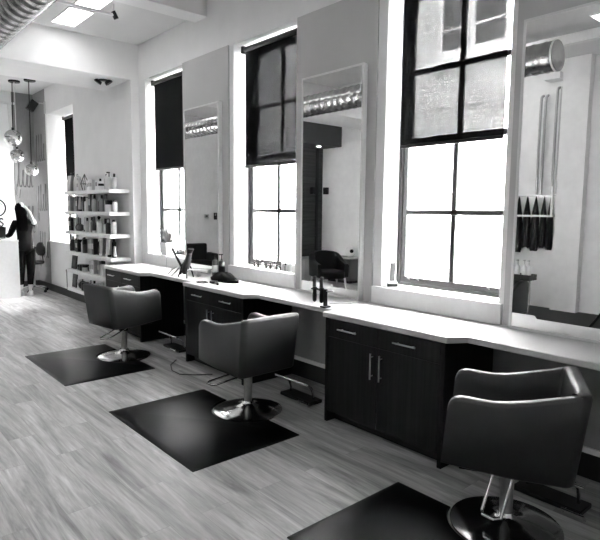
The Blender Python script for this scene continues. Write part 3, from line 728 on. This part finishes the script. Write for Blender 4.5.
for i, z in enumerate((2.1, 1.15)):
    solo('wall_lettering', scrawl(.05, .36, z, .55, fe, 9+i), INK, '%s line of looping grey script on the end wall behind the standing person' % ('upper', 'lower')[i], 'lettering', 'grey script lettering on the wall')
# white sign board with ring logo
t = thing('logo_sign', 'white sign board with a black ring logo behind the reception desk', 'sign', (-1.05, YE-.05, .02))
part(t, 'board', MB().box(-2.0, -.565, YE-.055, YE-.002, .15, 2.21), TRIM, world=True, bevel=.004)
ys_ = YE-.062
part(t, 'ring', MB().tube([(-.915+.175*math.cos(2*PI*i/40), ys_, 1.665+.175*math.sin(2*PI*i/40)) for i in range(40)], .016, 8, closed=True), BLACKP, world=True, label='black ring emblem')
part(t, 'ring_inner', MB().tube([(-.915+.125*math.cos(2*PI*i/40+.3), ys_, 1.665+.125*math.sin(2*PI*i/40+.3)) for i in range(16)], .007, 8), DGREY, world=True)
for k, xx in enumerate((-.83, -.955, -1.08)):
    part(t, 'letter', MB().tube([(xx+p[0]*.9, ys_, 1.375+p[1]) for p in bez([(.045, .055), (.0, .075), (-.04, .04), (.0, .0), (.04, -.04), (0, -.08), (-.045, -.05)], 5)], .014, 8), BLACKP, world=True)
solo('partition_post', MB().box(-.60, -.555, YE-.04, YE-.008, 2.212, 3.735), TRIM, 'slim white post rising above the sign board beside the pendants', 'post')
# reception desk and laptop
t = thing('reception_desk', 'plain white reception desk at the far left', 'desk', (-1.6, 11.3, 0))
part(t, 'front_panel', MB().box(-2.3, -.86, 11.0, 11.03, .0, 1.04), TRIM, world=True)
part(t, 'side_panel', MB().box(-.89, -.86, 11.03, 11.6, .0, 1.04), TRIM, world=True)
part(t, 'desk_top', MB().box(-2.32, -.855, 10.99, 11.61, 1.04, 1.08), TRIM, world=True, bevel=.004)
part(t, 'work_surface', MB().box(-2.3, -.89, 11.03, 11.55, .72, .75), TRIM, world=True)
t = thing('computer_monitor', 'black computer screen tilted on the reception desk top', 'monitor', (-1.19, 11.15, 1.0805))
part(t, 'screen', MB().box(-.15, .15, -.012, .012, .05, .26), BLACKP, rot=(math.radians(-14), math.radians(8), 0), bevel=.004)
part(t, 'stand', MB().box(-.06, .06, -.05, .06, 0, .012).box(-.02, .02, 0, .02, .012, .12), BLACKP)

# office chair
t = thing('office_chair', 'black swivel office chair beside the wall behind the standing person', 'chair', (-.44, 11.64, 0), math.radians(-75))
part(t, 'backrest', MB().loft([[(sx*math.cos(a), .17+.03*math.sin(a)-.02*(sx/.2), zz) for a in [2*PI*i/20 for i in range(20)]] for sx, zz in ((.1, .72), (.16, .78), (.17, .86), (.12, .95), (.04, .985))]), UPH, smooth=60)
part(t, 'seat', MB().lathe([(.001, .56), (.18, .56), (.2, .59), (.19, .62), (.001, .63)], n=24), UPH, bevel=.006)
part(t, 'back_bar', MB().tube([(0, .1, .56), (0, .2, .6), (0, .19, .74)], .012, 8), BLACKP)
part(t, 'gas_column', MB().cyl((0, 0, .1), (0, 0, .56), .022), STEEL)
for k in range(5):
    a = 2*PI*k/5+.3
    leg = part(t, 'base_arm', MB().tube([(0, 0, .12), (.14*math.cos(a), .14*math.sin(a), .10), (.26*math.cos(a), .26*math.sin(a), .075)], [.022, .018, .013], 8), CHROME)
    part(leg, 'caster', MB().cyl((.26*math.cos(a)-.014*math.sin(a), .26*math.sin(a)+.014*math.cos(a), .028), (.26*math.cos(a)+.014*math.sin(a), .26*math.sin(a)-.014*math.cos(a), .028), .028, n=14).cyl((.26*math.cos(a), .26*math.sin(a), .03), (.26*math.cos(a), .26*math.sin(a), .075), .008, n=8), BLACKP)
solo('door_stop_hook', MB().cyl((XN-.03, 10.62, .5), (XN-.002, 10.62, .5), .02, n=12).cyl((XN-.02, 10.62, .15), (XN-.02, 10.62, .5), .007, n=8), BLACKP, 'small black fixture with a thin rod on the wall under the alcove window', 'fixture')

# standing person
def skin_mesh(name, verts, edges, m, parent, levels=1, root=0):
    me = bpy.data.meshes.new(name); bm = bmesh.new(); L = bm.verts.layers.skin.verify()
    vs = []
    for i, (x, y, z, *r) in enumerate(verts):
        v = bm.verts.new((x, y, z)); v[L].radius = (r[0], r[1] if len(r) > 1 else r[0]); v[L].use_root = (i == root); vs.append(v)
    for a, b in edges: bm.edges.new((vs[a], vs[b]))
    bm.to_mesh(me); bm.free(); me.materials.append(m)
    o = bpy.data.objects.new(name, me); COL.objects.link(o); o.parent = parent
    s = o.modifiers.new('skin', 'SKIN'); s.use_smooth_shade = True
    d = o.modifiers.new('subsurf', 'SUBSURF'); d.levels = levels; d.render_levels = levels
    return o
pt = thing('person', 'person in black clothes standing by the reception desk, one hand raised to long dark hair', 'person', (-.69, 11.22, 0))
V = [(0, 0, .93, .125, .10), (0, 0, 1.08, .115, .085), (0, .0, 1.24, .13, .09), (0, 0, 1.37, .12, .085), (-.02, 0, 1.45, .05), (-.035, .01, 1.52, .05), (-.04, .02, 1.60, .078, .088), (-.042, .02, 1.68, .07, .08),   # 0-7 trunk, head
     (.155, -.01, 1.385, .055), (.135, -.15, 1.405, .043), (.085, -.215, 1.445, .036), (.07, -.15, 1.57, .031), (.02, -.10, 1.665, .024), (-.01, -.085, 1.70, .03, .018),      # 8-13 raised right arm
     (-.155, 0, 1.385, .055), (-.21, .06, 1.23, .043), (-.235, .10, 1.14, .036), (-.285, .16, 1.12, .03), (-.325, .20, 1.105, .022), (-.35, .225, 1.10, .026, .015),                # 14-19 left arm on the desk
     (.085, 0, .86, .095), (.08, -.01, .50, .062), (.075, .0, .46, .058), (.07, .02, .25, .05), (.065, .02, .09, .032), (.065, -.03, .045, .034), (.065, -.0, .04, .03),   # 20-26
     (-.085, 0, .86, .095), (-.075, .04, .50, .062), (-.075, .05, .46, .058), (-.08, .08, .25, .05), (-.08, .09, .09, .032), (-.08, .05, .045, .034), (-.08, .07, .04, .03),
     (-.042, .115, 1.595, .014)]
E_ = [(0, 1), (1, 2), (2, 3), (3, 4), (4, 5), (5, 6), (6, 7), (3, 8), (8, 9), (9, 10), (10, 11), (11, 12), (12, 13), (3, 14), (14, 15), (15, 16), (16, 17), (17, 18), (18, 19), (0, 20), (20, 21), (21, 22), (22, 23), (23, 24), (24, 25), (0, 27), (27, 28), (28, 29), (29, 30), (30, 31), (31, 32), (6, 34)]
def add_hand(base, d, side, up):
    d, side, up = Vector(d).normalized(), Vector(side).normalized(), Vector(up).normalized(); p = Vector(V[base][:3])
    for k, (s, ln) in enumerate(((-.024, .062), (-.008, .075), (.008, .07), (.024, .055))):
        a = p+side*s+d*.03; b = a+d*ln*.5+up*.008; c = b+d*ln*.5-up*.014; i = len(V)
        V.extend([(a.x, a.y, a.z, .009), (b.x, b.y, b.z, .008), (c.x, c.y, c.z, .007)]); E_.extend([(base, i), (i, i+1), (i+1, i+2)])
    a = p-side*.03+d*.0; b = p-side*.05+d*.035; i = len(V)
    V.extend([(a.x, a.y, a.z, .01), (b.x, b.y, b.z, .009)]); E_.extend([(base, i), (i, i+1)])
add_hand(13, (-.4, .3, .5), (.6, .5, .3), (0, -1, .3))
add_hand(19, (-.8, .6, -.1), (.6, .8, 0), (0, 0, 1))
# drop unused heel vertices
use = sorted({i for e in E_ for i in e}); mp_ = {o: n for n, o in enumerate(use)}
skin_mesh('body', [V[i] for i in use], [(mp_[a], mp_[b]) for a, b in E_], SKIN, pt, 2)
skin_mesh('black_top', [(0, 0, .76, .17, .14), (0, 0, .95, .155, .13), (0, 0, 1.08, .138, .105), (0, 0, 1.24, .15, .108), (0, 0, 1.37, .142, .102), (-.015, 0, 1.425, .07),
     (.155, -.01, 1.39, .072), (.145, -.11, 1.40, .06), (-.155, 0, 1.385, .072), (-.20, .05, 1.255, .06), (-.235, .1, 1.15, .052), (-.29, .17, 1.13, .045)],
     [(0, 1), (1, 2), (2, 3), (3, 4), (4, 5), (4, 6), (6, 7), (4, 8), (8, 9), (9, 10), (10, 11)], CLOTH, pt, 2)
skin_mesh('black_trousers', [(0, 0, .98, .145, .12), (.088, 0, .84, .11), (.08, -.01, .5, .078), (.072, .02, .26, .06), (.07, .02, .19, .056), (-.088, 0, .84, .11), (-.075, .045, .5, .078), (-.08, .08, .26, .06), (-.08, .085, .19, .056)],
     [(0, 1), (1, 2), (2, 3), (3, 4), (0, 5), (5, 6), (6, 7), (7, 8)], CLOTH, pt, 2)
hr = MB(); rings = []
for z, sx, sy, cy in ((1.24, .07, .03, -.115), (1.32, .10, .04, -.115), (1.45, .10, .06, -.085), (1.55, .097, .09, -.03), (1.64, .102, .115, .0), (1.70, .095, .105, .01), (1.745, .065, .075, .01), (1.765, .02, .025, .01)):
    rings.append([Vector((-.045+sx*math.cos(a)*(1+.04*math.sin(5*a)), cy+sy*math.sin(a), z)) for a in [2*PI*i/24 for i in range(24)]])
part(pt, 'long_hair', hr.loft(rings), HAIR, smooth=80, label='long dark hair falling over the back')
for xx, yy in ((.065, -.0), (-.08, .07)):
    sh = MB().loft([[(xx+sx*math.cos(a), yy+cy+sy*math.sin(a), z) for a in [2*PI*i/20 for i in range(20)]] for sx, sy, cy, z in ((.042, .11, .03, .0), (.046, .118, .03, .015), (.042, .11, .03, .04), (.038, .06, -.01, .07), (.036, .045, -.01, .09))])
    part(pt, 'shoe', sh, WHITEP, smooth=60, label='white shoe')

# pendants
def pendant(label, cx, cy, globes, cords):
    t = thing('pendant_light', label, 'pendant lamp', (cx, cy, ZCEIL), 0, 'pendant lamps over the reception')
    part(t, 'canopy', MB().lathe([(.095, -.03), (.1, -.02), (.1, 0)], n=28), BLACKM)
    for (dx, dy, z, r), cm in zip(globes, cords):
        part(t, 'cord', MB().cyl((dx*.6, dy*.6, -.02), (dx, dy, z-ZCEIL+r+.02), .008, n=8), cm)
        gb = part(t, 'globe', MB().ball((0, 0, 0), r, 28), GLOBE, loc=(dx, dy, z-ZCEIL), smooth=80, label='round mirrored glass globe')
        part(gb, 'socket', MB().cyl((0, 0, r-.008), (0, 0, r+.035), .022, n=14), BLACKM)
pendant('pendant lamp with two mirrored glass globes one above the other', -.737, 11.29, [(-.058, 0, 2.95, .155), (-.004, .0, 2.63, .13)], [BLACKP, WHITEP])
pendant('pendant lamp with a single lower mirrored globe nearer the wall', -.548, 11.0, [(-.03, 0, 2.365, .115)], [BLACKP])
# unseen spots added over the reception to brighten the sign board and desk
for (x, y, tx, ty, tz, lab) in ((-2.45, 10.2, -1.15, YE, 1.75, 'small white ceiling spot added out of view to brighten the sign board'), (-2.75, 9.0, -1.35, 11.0, .55, 'small white ceiling spot added out of view to brighten the reception desk')):
    t = thing('fill_spot', lab, 'fill lamp', (x, y, ZCEIL), 0, 'added fill spots over the reception')
    d = (Vector((tx, ty, tz))-Vector((x, y, ZCEIL-.16))).normalized()
    part(t, 'stem', MB().cyl((0, 0, 0), (0, 0, -.12), .012, n=10), TRIM)
    part(t, 'housing', MB().cyl(Vector((0, 0, -.16))-d*.06, Vector((0, 0, -.16))+d*.06, .045, .055, n=24), TRIM)
    l = bpy.data.lights.new('fill_spot_lamp', 'SPOT'); l.energy = SPOTW; l.spot_size = math.radians(50); l.spot_blend = .6; l.shadow_soft_size = .06
    o = bpy.data.objects.new('fill_spot_lamp', l); COL.objects.link(o); o.parent = t; o.location = Vector((0, 0, -.16))+d*.08
    o.rotation_euler = d.to_track_quat('-Z', 'Y').to_euler()
# speaker on the alcove wall
t = thing('wall_speaker', 'small black loudspeaker tilted on a wall bracket above the window', 'speaker', (-.36, 11.6, 3.63))
part(t, 'cabinet', MB().box(-.07, .07, -.06, .06, -.10, .10), BLACKP, rot=(0, math.radians(32), 0), bevel=.006)
part(t, 'grille', MB().box(-.06, .06, -.065, -.06, -.085, .085), BLACKM, rot=(0, math.radians(32), 0))
part(t, 'bracket', MB().tube([(.05, 0, .03), (.14, 0, .07), (.232, 0, .07)], .012, 8).box(.225, .238, -.04, .04, -.12, .11), LGREY)
# twin spot on the beam
t = thing('emergency_light', 'black twin-head spot fixture under the white beam', 'light fixture', (-.40, 7.95, ZB+.001))
part(t, 'plate', MB().lathe([(.06, -.012), (.065, 0)], n=24), BLACKM)
for s in (-1, 1):
    part(t, 'lamp_head', MB().cyl((s*.055, s*-.02, -.012), (s*.075, s*-.03, -.045), .05, .055), BLACKM)
# suspended track light
t = thing('track_light', 'thin white suspended track with a small black spot at its end', 'track light', (-1.273, 5.85, 3.70))
part(t, 'rail', MB().box(-1.1, .17, -.014, .014, -.012, .012), TRIM)
for xx in (0, -.9): part(t, 'rod', MB().cyl((xx, 0, .012), (xx, 0, 3.92-3.70), .006, n=8), TRIM)
hd = part(t, 'spot_head', MB().cyl((.195, 0, -.035), (.16, 0, .035), .026, .024), BLACKM)
part(hd, 'stem', MB().cyl((.165, 0, .0), (.165, 0, .11), .008, n=8), TRIM)
# spiral duct
t = thing('ventilation_duct', 'round galvanised spiral ventilation duct under the ceiling', 'duct', (-2.304, 7.5, 3.26))
R = .152; rings = []; y = 2.625; Y1 = 12.39
prof = []
while y < Y1-.14:
    prof += [(y, R), (y+.10, R), (y+.108, R+.0045), (y+.122, R+.0045)]; y += .13
prof.append((Y1, R))
part(t, 'tube', MB().loft([[Vector((-2.304+r*math.cos(2*PI*i/40), yy, 3.26+r*math.sin(2*PI*i/40))) for i in range(40)] for yy, r in prof]), mat('galvanised_steel', .36, .26, metal=1.0, noise=.15, nscale=6), world=True, smooth=50)
part(t, 'end_cap', MB().lathe([(R+.006, -.02), (R+.006, 0), (.001, .003)], n=40).xform(Matrix.Translation((-2.304, 2.63, 3.26)) @ Matrix.Rotation(PI/2, 4, 'X')), mat('galvanised_cap', .62, .5, metal=.4), world=True)
for yy in (8.3, 11.5):
    part(t, 'collar', MB().lathe([(R+.008, -.09), (R+.012, -.085), (R+.012, .085), (R+.008, .09)], n=40).xform(Matrix.Translation((-2.304, yy, 3.26)) @ Matrix.Rotation(PI/2, 4, 'X')), CHROME, world=True)
for yy in (3.4, 5.2, 6.6):
    for s in (-1, 1): part(t, 'hanger_wire', MB().cyl((-2.304+s*.15, yy, 3.28), (-2.304+s*.02, yy+.12, ZHI if yy < 5.6 else ZCEIL), .005, n=6), TRIM, world=True)

# ceiling light panels; those labelled added are out of view, to even the lighting
def led(x, y, z, label, w_=.135, l_=.325):
    t = thing('ceiling_light', label, 'ceiling light', (x, y, z), 0, 'rectangular ceiling light panels')
    f = MB(); f.box(-w_-.012, w_+.012, -l_-.012, -l_, -.02, -.001); f.box(-w_-.012, w_+.012, l_, l_+.012, -.02, -.001); f.box(-w_-.012, -w_, -l_, l_, -.02, -.001); f.box(w_, w_+.012, -l_, l_, -.02, -.001)
    part(t, 'frame', f, TRIM)
    part(t, 'diffuser', MB().box(-w_, w_, -l_, l_, -.014, -.003), LEDM, smooth=0)
for x, y, l in ((-1.115, 7.06, 'ceiling light panel nearest the beam at the upper left'), (-1.11, 6.37, 'ceiling light panel at the top edge of the photo, next to the track light'),
                (-4.30, 2.76, 'ceiling light panel reflected in the top right of the nearest mirror'), (-3.66, 5.3, 'added unseen ceiling light panel on the far side of the duct, third from the camera'), (-3.66, 4.1, 'added unseen ceiling light panel on the far side of the duct, second from the camera'), (-5.3, 6.6, 'added unseen ceiling light panel near the opposite wall, by the armchair'), (-5.3, 5.0, 'added unseen ceiling light panel near the opposite wall, above the cape rack'), (-5.3, .6, 'added unseen ceiling light panel near the opposite wall, behind the camera'), (-3.66, .9, 'added unseen ceiling light panel over the camera position'), (-3.66, -.9, 'added unseen ceiling light panel behind the camera')):
    led(x, y, ZCEIL if y > 5.8 else ZHI, l, l_=.25 if y == 6.37 else .325)
led(-2.25, 9.6, ZCEIL, 'added unseen ceiling light panel in front of the reception desk')
led(-2.2, 11.4, ZCEIL, 'added unseen ceiling light panel close to the white sign board')  # both reception panels are added out of view to light desk and sign

# ------------------------------------------------------------------ opposite side, seen in the mirrors
# dark niche: slatted back wall and boxed soffit with downlights
struct('wall_niche', MB().box(XL+.001, -4.2, 10.12, 10.2, 0, ZCEIL), SLAT)
struct('trim_niche_post', MB().box(-5.95, -5.88, 10.09, 10.12, 0, 3.2), BLACKM)
struct('ceiling_niche', MB().box(XL+.001, -4.2, 9.47, 10.12, 3.20, 3.69), mat('charcoal_paint', .05, .6))
for x in (-5.6, -4.9):
    t = thing('downlight', 'recessed downlight in the dark niche soffit, %s one' % ('nearer the corner' if x < -5 else 'farther'), 'downlight', (x, 9.72, 3.20), 0, 'downlights in the niche soffit')
    part(t, 'rim', MB().lathe([(.06, -.012), (.07, 0)], n=24), TRIM)
    part(t, 'lamp', MB().lathe([(.001, -.014), (.05, -.014), (.05, -.0125)], n=24), DOWNL)
def sconce(x, y, rz, l):
    t = thing('wall_sconce', l, 'wall lamp', (x, y, 2.16), rz, 'black box sconces')
    part(t, 'back_plate', MB().box(-.04, .04, -.012, 0, -.06, .06), BLACKM)
    part(t, 'shade', MB().box(-.055, .055, -.11, -.012, -.085, .085), BLACKM, bevel=.004)
sconce(-5.74, 10.118, 0, 'black box sconce on the dark slatted wall')
sconce(XL+.002, 9.93, PI/2, 'black box sconce on the white wall beside the dark niche')
t = thing('niche_cabinet', 'low grey cabinet inside the dark niche', 'cabinet', (-5.0, 9.8, 0))
part(t, 'body', MB().box(-.6, .5, -.2, .25, 0, .55), GREYPL, bevel=.004)
for k in (0, 1): part(t, 'door', MB().box(-.59+.55*k, -.06+.55*k, -.215, -.2, .04, .53), GREYPL, bevel=.003)
t = thing('side_cabinet', 'grey low cabinet by the white wall right of the armchair, seen in the mirror', 'cabinet', (-5.865, 8.95, 0))
part(t, 'body', MB().box(-.24, .24, -.3, .45, .06, .56), DGREY, bevel=.005)
part(t, 'top', MB().box(-.245, .25, -.31, .46, .56, .585), GREYPL, bevel=.003)
part(t, 'plinth', MB().box(-.22, .22, -.28, .43, 0, .06), BLACKP)
t = thing('round_vase', 'white round vase with a dark opening on the low grey cabinet', 'vase', (-5.9, 8.9, .586))
part(t, 'body', MB().ball((0, 0, .13), .13, 24, sz=1), WHITEP, smooth=80)
part(t, 'opening', MB().cyl((.06, -.09, .15), (.075, -.112, .153), .045, n=20), BLACKP)
# tub armchair with wooden legs
def tub(label, loc, rz, legs=True, s=1):
    t = thing('armchair', label, 'armchair', loc, rz, 'black armchairs on the opposite side')
    rings = []
    outer = [(-.33, -.30), (-.36, .0), (-.30, .28), (0, .36), (.30, .28), (.36, .0), (.33, -.30)]
    inner = [(.25, -.30), (.26, .0), (.21, .20), (0, .26), (-.21, .20), (-.26, .0), (-.25, -.30)]
    hh = [.60, .66, .80, .84, .80, .66, .60]
    o_ = bez(outer, 4); i_ = bez(inner, 4); n = len(o_)
    H = [bez([(k, v) for k, v in enumerate(hh)], 4)[j][1] for j in range(n)]
    m = MB(); ro = []; 
    for j in range(n):
        a, b = o_[j], i_[n-1-j]
        ro.append([Vector((a[0], a[1], .34)), Vector((a[0]*1.03, a[1]*1.03, H[j]-.03)), Vector((a[0]*.97, a[1]*.97, H[j])), Vector((b[0]*1.03, b[1]*1.03, H[j])), Vector((b[0], b[1], H[j]-.03)), Vector((b[0], b[1], .34))])
    part(t, 'shell', m.loft(ro), UPH, smooth=50)
    part(t, 'seat_cushion', MB().box(-.25, .25, -.33, .22, .30, .46), UPH, bevel=.04, seg=3)
    for sx in (-1, 1):
        for sy in (-.26, .22):
            part(t, 'leg', MB().cyl((sx*.27, sy, .31), (sx*.31, sy*1.12, 0), .022, .014, n=12), WOODL if legs else BLACKP, label='pale wooden leg' if legs else None)
    return t
tub('black tub armchair with pale wooden legs, reflected in the middle mirror', (-4.36, 8.06, 0), math.radians(24))
t = thing('lounge_chair', 'bulky black lounge chair reflected in the farthest mirror', 'armchair', (-3.36, 11.55, 0), math.radians(12))
part(t, 'seat', MB().box(-.3, .3, -.32, .3, .12, .45), UPH, bevel=.04, seg=3)
part(t, 'backrest', MB().box(-.34, .34, .27, .42, .12, .84), UPH, bevel=.04, seg=3)
for s in (-1, 1): part(t, 'armrest', MB().box(*sorted((s*.31, s*.44)), -.34, .30, .10, .62), UPH, bevel=.035, seg=3)
for s in (-1, 1):
    for yy in (-.27, .34): part(t, 'leg', MB().cyl((s*.34, yy, .12), (s*.35, yy, 0), .022, .016, n=10), BLACKP)
# switch and thermostat on the end wall
t = thing('light_switch', 'black double light switch plate on the end wall, seen in the far mirror', 'light switch', (-4.40, YE-.001, 1.5))
part(t, 'plate', MB().box(-.05, .05, -.008, 0, -.09, .09), BLACKP, bevel=.003)
for z in (-.035, .04): part(t, 'rocker', MB().box(-.018, .018, -.012, -.008, z-.028, z+.028), LGREY if z > 0 else DGREY, bevel=.002)
t = thing('thermostat', 'pale thermostat left of the black switch on the end wall', 'thermostat', (-4.12, YE, 1.5))
part(t, 'housing', MB().box(-.07, .07, -.025, 0, -.05, .05), LGREY, bevel=.006)
part(t, 'display', MB().box(-.03, .03, -.027, -.025, -.02, .02), DGREY)
# cape rack with capes
t = thing('cape_rack', 'white wall rack with black capes, reflected in the nearest mirror', 'rack', (-5.95, 4.9, 1.62))
part(t, 'hook_rail', MB().box(-6.025, -6.005, 4.225, 5.55, 1.952, 1.968).box(XL+.001, -6.025, 4.56, 4.58, 1.952, 1.968).box(XL+.001, -6.025, 5.4, 5.42, 1.952, 1.968), STEEL, world=True)
part(t, 'front_bar', MB().box(-5.93, -5.90, 4.225, 5.55, 1.60, 1.632), TRIM, world=True)
part(t, 'upright', MB().box(-5.93, -5.90, 4.225, 4.255, 1.632, 2.12), TRIM, world=True)
for yy in (4.225, 5.53): part(t, 'arm', MB().box(XL+.001, -5.93, yy, yy+.02, 1.60, 1.632), TRIM, world=True)
ordn = ['first', 'second', 'third', 'fourth', 'fifth', 'sixth', 'seventh']
for k in range(7):
    y0 = (4.30, 4.415, 4.56, 4.715, 4.87, 5.03, 5.19)[k]; hw = (.055, .06, .078, .078, .078, .078, .078)[k]/.098; rg = []
    zb = (1.05, 1.08, 1.02, 1.06, .98, .9, .88)[k]
    for j, (z, wy, wx) in enumerate(((1.953, .008, .008), (1.92, .02, .015), (1.78, .05, .035), (1.64, .078, .05), (1.45, .088, .06), (1.25, .098, .065), (zb+.06, .10, .065), (zb, .085, .055))):
        rg.append([Vector((-6.015+wx*math.cos(a)*(1+.15*math.sin(6*a)*min(j/4, 1)), y0+wy*hw*math.sin(a)*(1+.05*math.sin(5*a+k)*min(j/4, 1)), z+(0 if j < 6 else .025*math.sin(4*a+k)))) for a in [2*PI*i/36 for i in range(36)]])
    solo('salon_cape', MB().loft(rg), CAPE, 'black salon cape hanging on the white rack, %s from the free end of the rack' % ordn[k], 'cape', 'black capes on the white rack', smooth=60)
# chrome pipes up the wall
for k, (y, zt) in enumerate(((4.235, 3.78), (4.31, 3.78), (4.50, 3.68), (4.58, 3.68))):
    solo('wall_pipe', MB().tube([(-6.04, y, 1.99), (-6.04, y, zt-.12), (-6.045, y, zt-.05), (-6.07, y, zt-.02), (XL+.002, y, zt)], .022, 12), STEEL, '%s vertical chrome pipe counted from the column, above the cape rack' % ordn[k], 'pipe', 'chrome pipes on the opposite wall')
# backwash chair with tray of bottles
t = thing('shampoo_chair', 'dark grey shampoo chair with rounded back, reflected in the nearest mirror', 'chair', (-5.0, 4.54, 0), math.radians(90))
part(t, 'side_shell', MB().prism([(-.3, .04), (.28, .04), (.30, .36), (.27, .50), (.2, .565), (.1, .58), (-.05, .55), (-.3, .42)], 'yz', -.31, -.24), VINYL, bevel=.02, seg=3)
part(t, 'side_shell', MB().prism([(-.3, .04), (.28, .04), (.30, .36), (.27, .50), (.2, .565), (.1, .58), (-.05, .55), (-.3, .42)], 'yz', .24, .31), VINYL, bevel=.02, seg=3)
part(t, 'backrest', MB().box(-.238, .238, .17, .28, .1, .56), VINYL, bevel=.03)
part(t, 'seat', MB().box(-.238, .238, -.3, .165, .1, .40), VINYL, bevel=.03)
part(t, 'foot', MB().box(-.28, .28, -.25, .25, 0, .04), BLACKP)
t = thing('bottle_trolley', 'black tray on a slim pedestal behind the shampoo chair', 'trolley', (-5.0, 4.14, 0))
part(t, 'tray', MB().box(-.12, .12, -.09, .45, .60, .615).box(-.12, -.112, -.09, .45, .615, .69).box(.112, .12, -.09, .45, .615, .69).box(-.112, .112, -.09, -.082, .615, .69).box(-.112, .112, .442, .45, .615, .69), BLACKP)
part(t, 'pedestal', MB().cyl((0, -.035, .03), (0, -.035, .60), .02), CHROME)
part(t, 'base', MB().lathe([(.14, 0), (.13, .02), (.03, .035)], n=28), BLACKP, loc=(0, -.035, 0))
for k in range(5):
    q = thing('pump_bottle', 'white pump bottle in the black tray, %s from the free end of the tray' % ordn[k], 'bottle', (-5.0+.02*(-1)**k, 4.12+.092*k, .616), 0, 'white pump bottles in the black tray')
    part(q, 'body', MB().lathe([(.036, 0), (.04, .006), (.04, .17), (.03, .2), (.014, .215), (.014, .235)], n=20), WHITEP)
    part(q, 'pump_head', MB().cyl((0, 0, .235), (0, 0, .30), .007, n=8).box(-.012, .045, -.01, .01, .285, .3), LGREY)
# slanted black stand
t = thing('folding_stand', 'black folding stand with slanted legs at the right edge of the nearest mirror', 'stand', (-5.0, 3.0, 0))
for s in (-1, 1):
    part(t, 'leg', MB().cyl((.02*s, -.18, .52), (.02*s, .16, 0), .016, n=10), BLACKP)
    part(t, 'leg', MB().cyl((.06*s, -.18, .52), (.06*s, -.42, 0), .016, n=10), LGREY if s > 0 else BLACKP, label='pale leg' if s > 0 else None)
part(t, 'top_plate', MB().box(-.12, .12, -.26, -.1, .52, .54), BLACKP, bevel=.004)

# ------------------------------------------------------------------ camera, world, view
cam = bpy.data.cameras.new('camera'); co = bpy.data.objects.new('camera', cam); COL.objects.link(co)
cam.sensor_fit = 'HORIZONTAL'; cam.sensor_width = 36; cam.lens = 36*546.84/600; cam.clip_start = .05; cam.clip_end = 200
Rv = Vector((0.75383046, -0.65699563, 0.00981702)); Uv = Vector((0.06349518, 0.0877082, 0.99412053)); Fv = Vector((0.65399388, 0.74877501, -0.10783317))
M = Matrix((Rv, Uv, -Fv)).transposed().to_4x4(); M.translation = Vector((-3.5695, 0, 1.6656))
co.matrix_world = M
sc.camera = co
wd = bpy.data.worlds.new('overcast_sky'); sc.world = wd; wd.use_nodes = True
bg = wd.node_tree.nodes['Background']
bg.inputs['Color'].default_value = (1, 1, 1, 1); bg.inputs['Strength'].default_value = 27.0
sc.view_settings.view_transform = 'Standard'; sc.view_settings.look = 'None'
sc.view_settings.exposure = 2.25; sc.view_settings.gamma = 1.0; sc.view_settings.use_curve_mapping = False
sc.cycles.max_bounces = 10; sc.cycles.diffuse_bounces = 5; sc.cycles.glossy_bounces = 5; sc.cycles.transparent_max_bounces = 16
sc.cycles.sample_clamp_indirect = 6.0
sc.cycles.use_denoising = True
